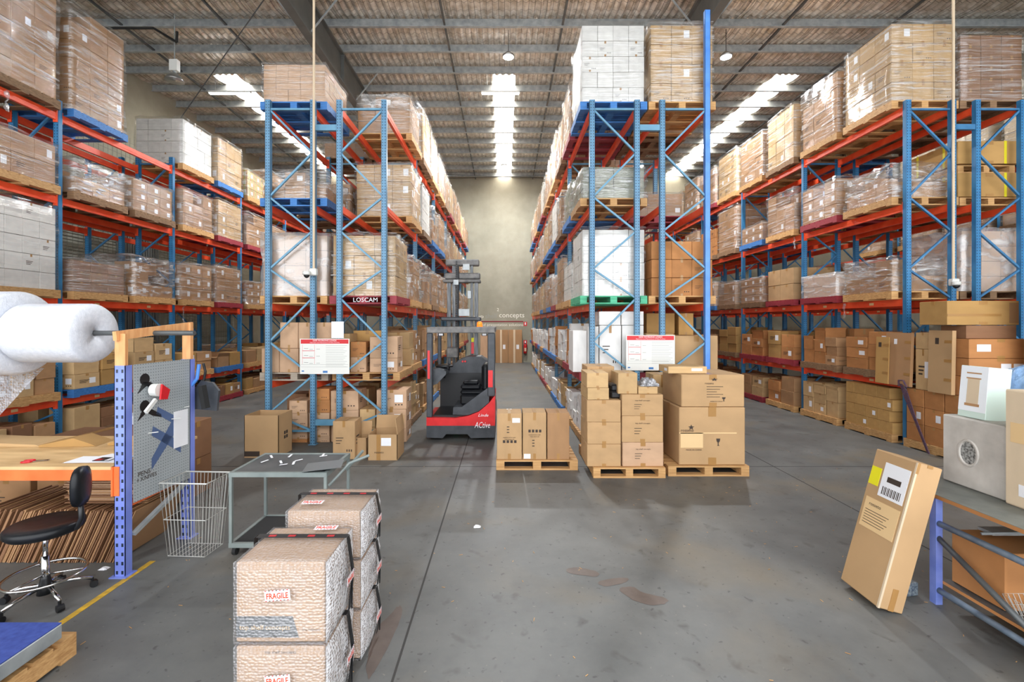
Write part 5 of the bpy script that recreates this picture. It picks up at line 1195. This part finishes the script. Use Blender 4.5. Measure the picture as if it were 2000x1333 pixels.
m = MB(); m.cbox(-.05,.05,-.04,.04,0,.10,.006); o = m.build('small_tin', noisy('blue_patterned_tin', (30,50,80), (150,160,160), 50, .3), loc=(3.10,3.50,.001), rot=(0,0,.2)); tag(o, 'small dark blue patterned tin on the floor behind the leaning carton', 'tin')
# pile at the front of the right racks
pallet(7.36, 7.20, .001, 'W', 1.18, 1.05, 'timber pallet under the piled cartons at the right rack front', None)
G = 'cartons piled before the right rack'; X1 = 6.80
for i, (y0, y1) in enumerate(((6.70, 7.04), (7.05, 7.38), (7.39, 7.71))):
    z = PH+.003
    for k in range(3):
        zn = z + .283; o = carton(X1, X1+.52, y0, y1-y0-.01, z, zn, 'orange', 'orange-brown carton, %s row, %s in the right rack front pile' % (('bottom','middle','top')[k], ('nearest','central','rearmost')[i]), (0,1,0)[k], G); z = zn+.001
for k in range(3): carton(7.34, 7.92, 6.72, .95, PH+.003+k*.284, PH+.003+k*.284+.283, 'brown', 'wide brown carton, %s row, deep in the right rack front pile' % (('bottom','middle','top')[k]), 0, G)
zp = PH+.003+3*.284
m_ = lambda *a, **k: carton(*a, **k)
carton(6.80, 7.20, 7.26, .27, zp+.002, 1.66, 'tan', 'upright tan carton with printed lines on the front pile', 7); carton(6.80, 7.20, 7.28, .25, 1.662, 1.93, 'tan', 'small tan carton on the upright printed carton', 0)
def flatc(x, y0, y1, z0, z1, lb, mat='brown', t=.05, lean=.0):
    m = MB(); m.box(-t/2,t/2,-(y1-y0)/2,(y1-y0)/2,0,z1-z0); o = m.build('flattened_carton', M[mat], loc=(x,(y0+y1)/2,z0), rot=(0,lean,0)); tag(o, lb, 'flattened carton')
    m = MB()
    for q in (.2,.5,.8): m.box(-t/2-.002,-t/2,-(y1-y0)/2,-(y1-y0)/2+.12,(z1-z0)*q,(z1-z0)*q+.045)
    m.build('tape', M['tape'], o); m = MB(); m.box(-t/2-.002,-t/2,.02,.08,(z1-z0)*.78,(z1-z0)*.88); m.build('label' if mat == 'brown' else 'print', M['label' if mat == 'brown' else 'print'], o)
flatc(6.74, 7.55, 8.05, 1.02, 1.92, 'wide flattened carton with stepped label leaning on the right post', 'brown', .05, .04); flatc(6.70, 7.95, 8.22, 1.02, 1.84, 'narrow cardboard flap left of the wide flattened carton', 'olive', .02, .03)
flatc(6.76, 6.86, 7.24, zp+.002, 1.97, 'tall flattened carton with black leaf mark on the front pile', 'kraft', .06, .02)
for i, (z0, z1, x0) in enumerate(((zp+.002, 1.285, 6.83), (1.287, 1.56, 6.86), (1.562, 1.85, 6.86))):
    o = carton(x0, 7.80, 6.72, .12 if False else .5, z0, z1, 'orange', 'wide brown carton, %s of three beside the leaning flat carton' % ('lowest','middle','highest')[i], 0, G)
    if i: on(o, 'label', .12 if i == 2 else .5, .34 if i == 2 else .66, .35, .72, M['label']); 
    if i == 1: on(o, 'label', .7, .95, .35, .72, M['label'])
carton(6.90, 7.65, 6.80, .4, 1.853, 2.05, 'darkbrown', 'dark film-covered carton under the long tilted carton', 3)
lc = carton(6.62, 7.72, 6.82, .45, 2.056, 2.42, 'olive', 'long battered open-ended carton lying topmost on the pile', 0); lc.rotation_euler = (0,-.0,.02)
on(lc, 'tape', 0, .75, .36, .46, M['tape']); on(lc, 'open_end', .86, .99, .08, .92, M['inside'])
carton(7.98, 8.5, 6.6, .3, .003, 1.3, 'tan', 'tall tan carton on the floor at the right picture edge', 0); carton(7.45, 8.1, 6.45, .08, .003, 2.85, 'olive', 'very tall flat tan carton standing at the right picture edge', 3)
sb = empty('strap_bundle', (6.66, 7.25, 0), 0, 'bundle of blue and brown lashing straps hanging before the pile', 'straps'); m = MB()
for k in range(7): o_ = (k-3)*.012; m.tube([(.0+o_*.4, .40+o_, 1.06),(-.03+o_*.3,.28+o_,.98-.02*k),(-.02+o_*.3,.1+o_,.5),(.0+o_*.4,-.10+o_,.03)], .006, 5)
m.tube([(0,.44,1.02),(-.02,.42,1.12),(-.03,.32,1.13),(-.02,.26,1.02)], .014, 6); m.build('straps', M['rope'], sb)
# extras on the racking: yellow strapped crates, draped film
for i, (z0, z1, x0) in enumerate(((4.30, 4.72, 8.0), (4.88, 5.28, 8.0))):
    if i: pallet(8.47, 8.55, 4.722, 'W', 1.0, 1.1, 'timber pallet between the two yellow-strapped cartons', None)
    o = inst('strapped_carton', U[5], None, (8.5, 8.5, z0), (0,0,0), (1.1, 1.05, z1-z0), M['olive']); tag(o, 'yellow-strapped wide carton, %s of two on the third shelf right' % ('lower','upper')[i], 'carton')
pallet(8.5, 8.5, 4.14+.0005, 'W', 1.1, 1.1, 'timber pallet under the yellow-strapped cartons on the right')
def drape(pts_top, drop, lb, seed, parent=None):
    rd = random.Random(seed); m = MB(); n = len(pts_top); k = 7; vs = []
    for j_ in range(k+1):
        for i, p in enumerate(pts_top):
            f_ = j_/k; vs.append((p[0]+rd.uniform(-.03,.05)*(.3+f_), p[1]+rd.uniform(-.05,.05)*f_, p[2]-drop*f_*(1-.35*abs(i/(n-1)-.5))))
    m.add(vs, [(j_*n+i, j_*n+i+1, (j_+1)*n+i+1, (j_+1)*n+i) for j_ in range(k) for i in range(n-1)])
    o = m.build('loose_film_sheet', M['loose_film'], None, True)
    if parent: bpy.context.view_layer.update(); o.parent = parent; o.matrix_parent_inverse = parent.matrix_world.inverted(); return o
    return tag(o, lb, 'plastic sheet')
drape([(-2.9,9.2,6.72),(-2.5,9.18,6.70),(-2.1,9.2,6.74),(-1.84,9.3,6.70),(-1.74,9.8,6.68),(-1.7,10.4,6.6),(-1.72,10.9,6.5)], .35, 'loose clear plastic sheet', 4, [q for q in C.objects if q.get('label','').endswith('top shelf, forklift aisle left rack, second from camera') and q.name.startswith('wrapped')][0])
# litter
for i, (px, py) in enumerate(((932,1030), (203,1112), (1838,885))):
    x, y = FLp(px, py); m = crumple(.07, .05, .02, i+40, 4); tag(m.build('paper_scrap', M['label'], loc=(x,y,.001)), ('small white paper scrap on the open floor, centre', 'white paper scrap beside the blue bench post', 'white paper scrap beside the strap bundle')[i], 'scrap')
m = MB(); rd = random.Random(12)
for k in range(240):
    x, y = rd.uniform(-4, 6), rd.uniform(1.8, 7.5); an = rd.uniform(0, PI); l = rd.uniform(.01,.035); m.bar((x,y,.002),(x+l*math.cos(an),y+l*math.sin(an),.003),.004,.002)
tag(m.build('wood_splinters', M['wood']), 'tiny wood splinters and straw scattered over the floor', 'debris', kind='stuff')

# stack of small tan cartons at the mouth of the right aisle, film tails
pallet(7.30, 8.47, .001, 'W', 1.13, 1.1, 'timber pallet under the small tan cartons, mouth of right aisle')
GT = 'small tan cartons at the mouth of the right aisle'
for k in range(4):
    for j_ in range(4):
        y = 7.93 + j_*.272; hz = .198; sft = .06*(k % 2) if j_ < 3 else 0
        carton(6.76, 7.20, y + sft, .265 - (.06*(k % 2) if j_ == 3 else 0) - (.06*(k % 2) if j_ == 0 and False else 0), PH+.003+k*(hz+.002), PH+.003+k*(hz+.002)+hz, 'olive', 'small tan carton, %s tier, %s column, mouth of the right aisle' % (('bottom','second','third','top')[k], ('nearest','second','third','farthest')[j_]), (0,0,1,0)[(k+j_)%4], GT) if not (j_ == 3 and k % 2) else carton(6.76, 7.20, 8.806, .20, PH+.003+k*(hz+.002), PH+.003+k*(hz+.002)+hz, 'olive', 'narrow tan carton, %s tier, farthest column, mouth of the right aisle' % (('bottom','second','third','top')[k]), 0, GT)
    carton(7.22, 7.82, 7.93, .5, PH+.003+k*.2, PH+.003+k*.2+.198, 'olive', 'long tan carton, %s tier, rack side, mouth of the right aisle' % (('bottom','second','third','top')[k]), 0, GT)
def tail(px, py, Y, l, lb, seed):
    rd = random.Random(seed); m = MB(); p = Vector((px, py, Y)); n = 7; L1 = []; 
    for k in range(n+1): t = k/n; L1.append((p.x+rd.uniform(-.008,.008), p.y+rd.uniform(-.02,.02), p.z-l*t))
    vs = []; 
    for q in L1: ww = rd.uniform(.01,.045); vs += [(q[0], q[1]-ww, q[2]), (q[0]-math.copysign(.012, p.x), q[1], q[2]), (q[0], q[1]+ww, q[2])]
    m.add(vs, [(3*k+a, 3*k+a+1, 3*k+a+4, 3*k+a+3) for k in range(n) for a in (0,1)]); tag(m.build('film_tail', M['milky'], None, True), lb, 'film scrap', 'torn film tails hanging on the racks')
tail(-7.628, 6.98, 5.66, .33, 'torn film tail hanging from the left rack top beam', 1)
tail(-7.628, 10.81, 2.48, .38, 'torn film tail below the second shelf, left rack', 2)
tail(6.868, 10.79, 4.12, .28, 'torn film tail below the third shelf, right rack', 3)
tail(6.868, 9.21, 2.48, .3, 'torn film tail below the second shelf, right rack', 4)
tail(-4.0, 7.80, 2.40, .12, 'small film tail on the beam left of the dome camera', 5)
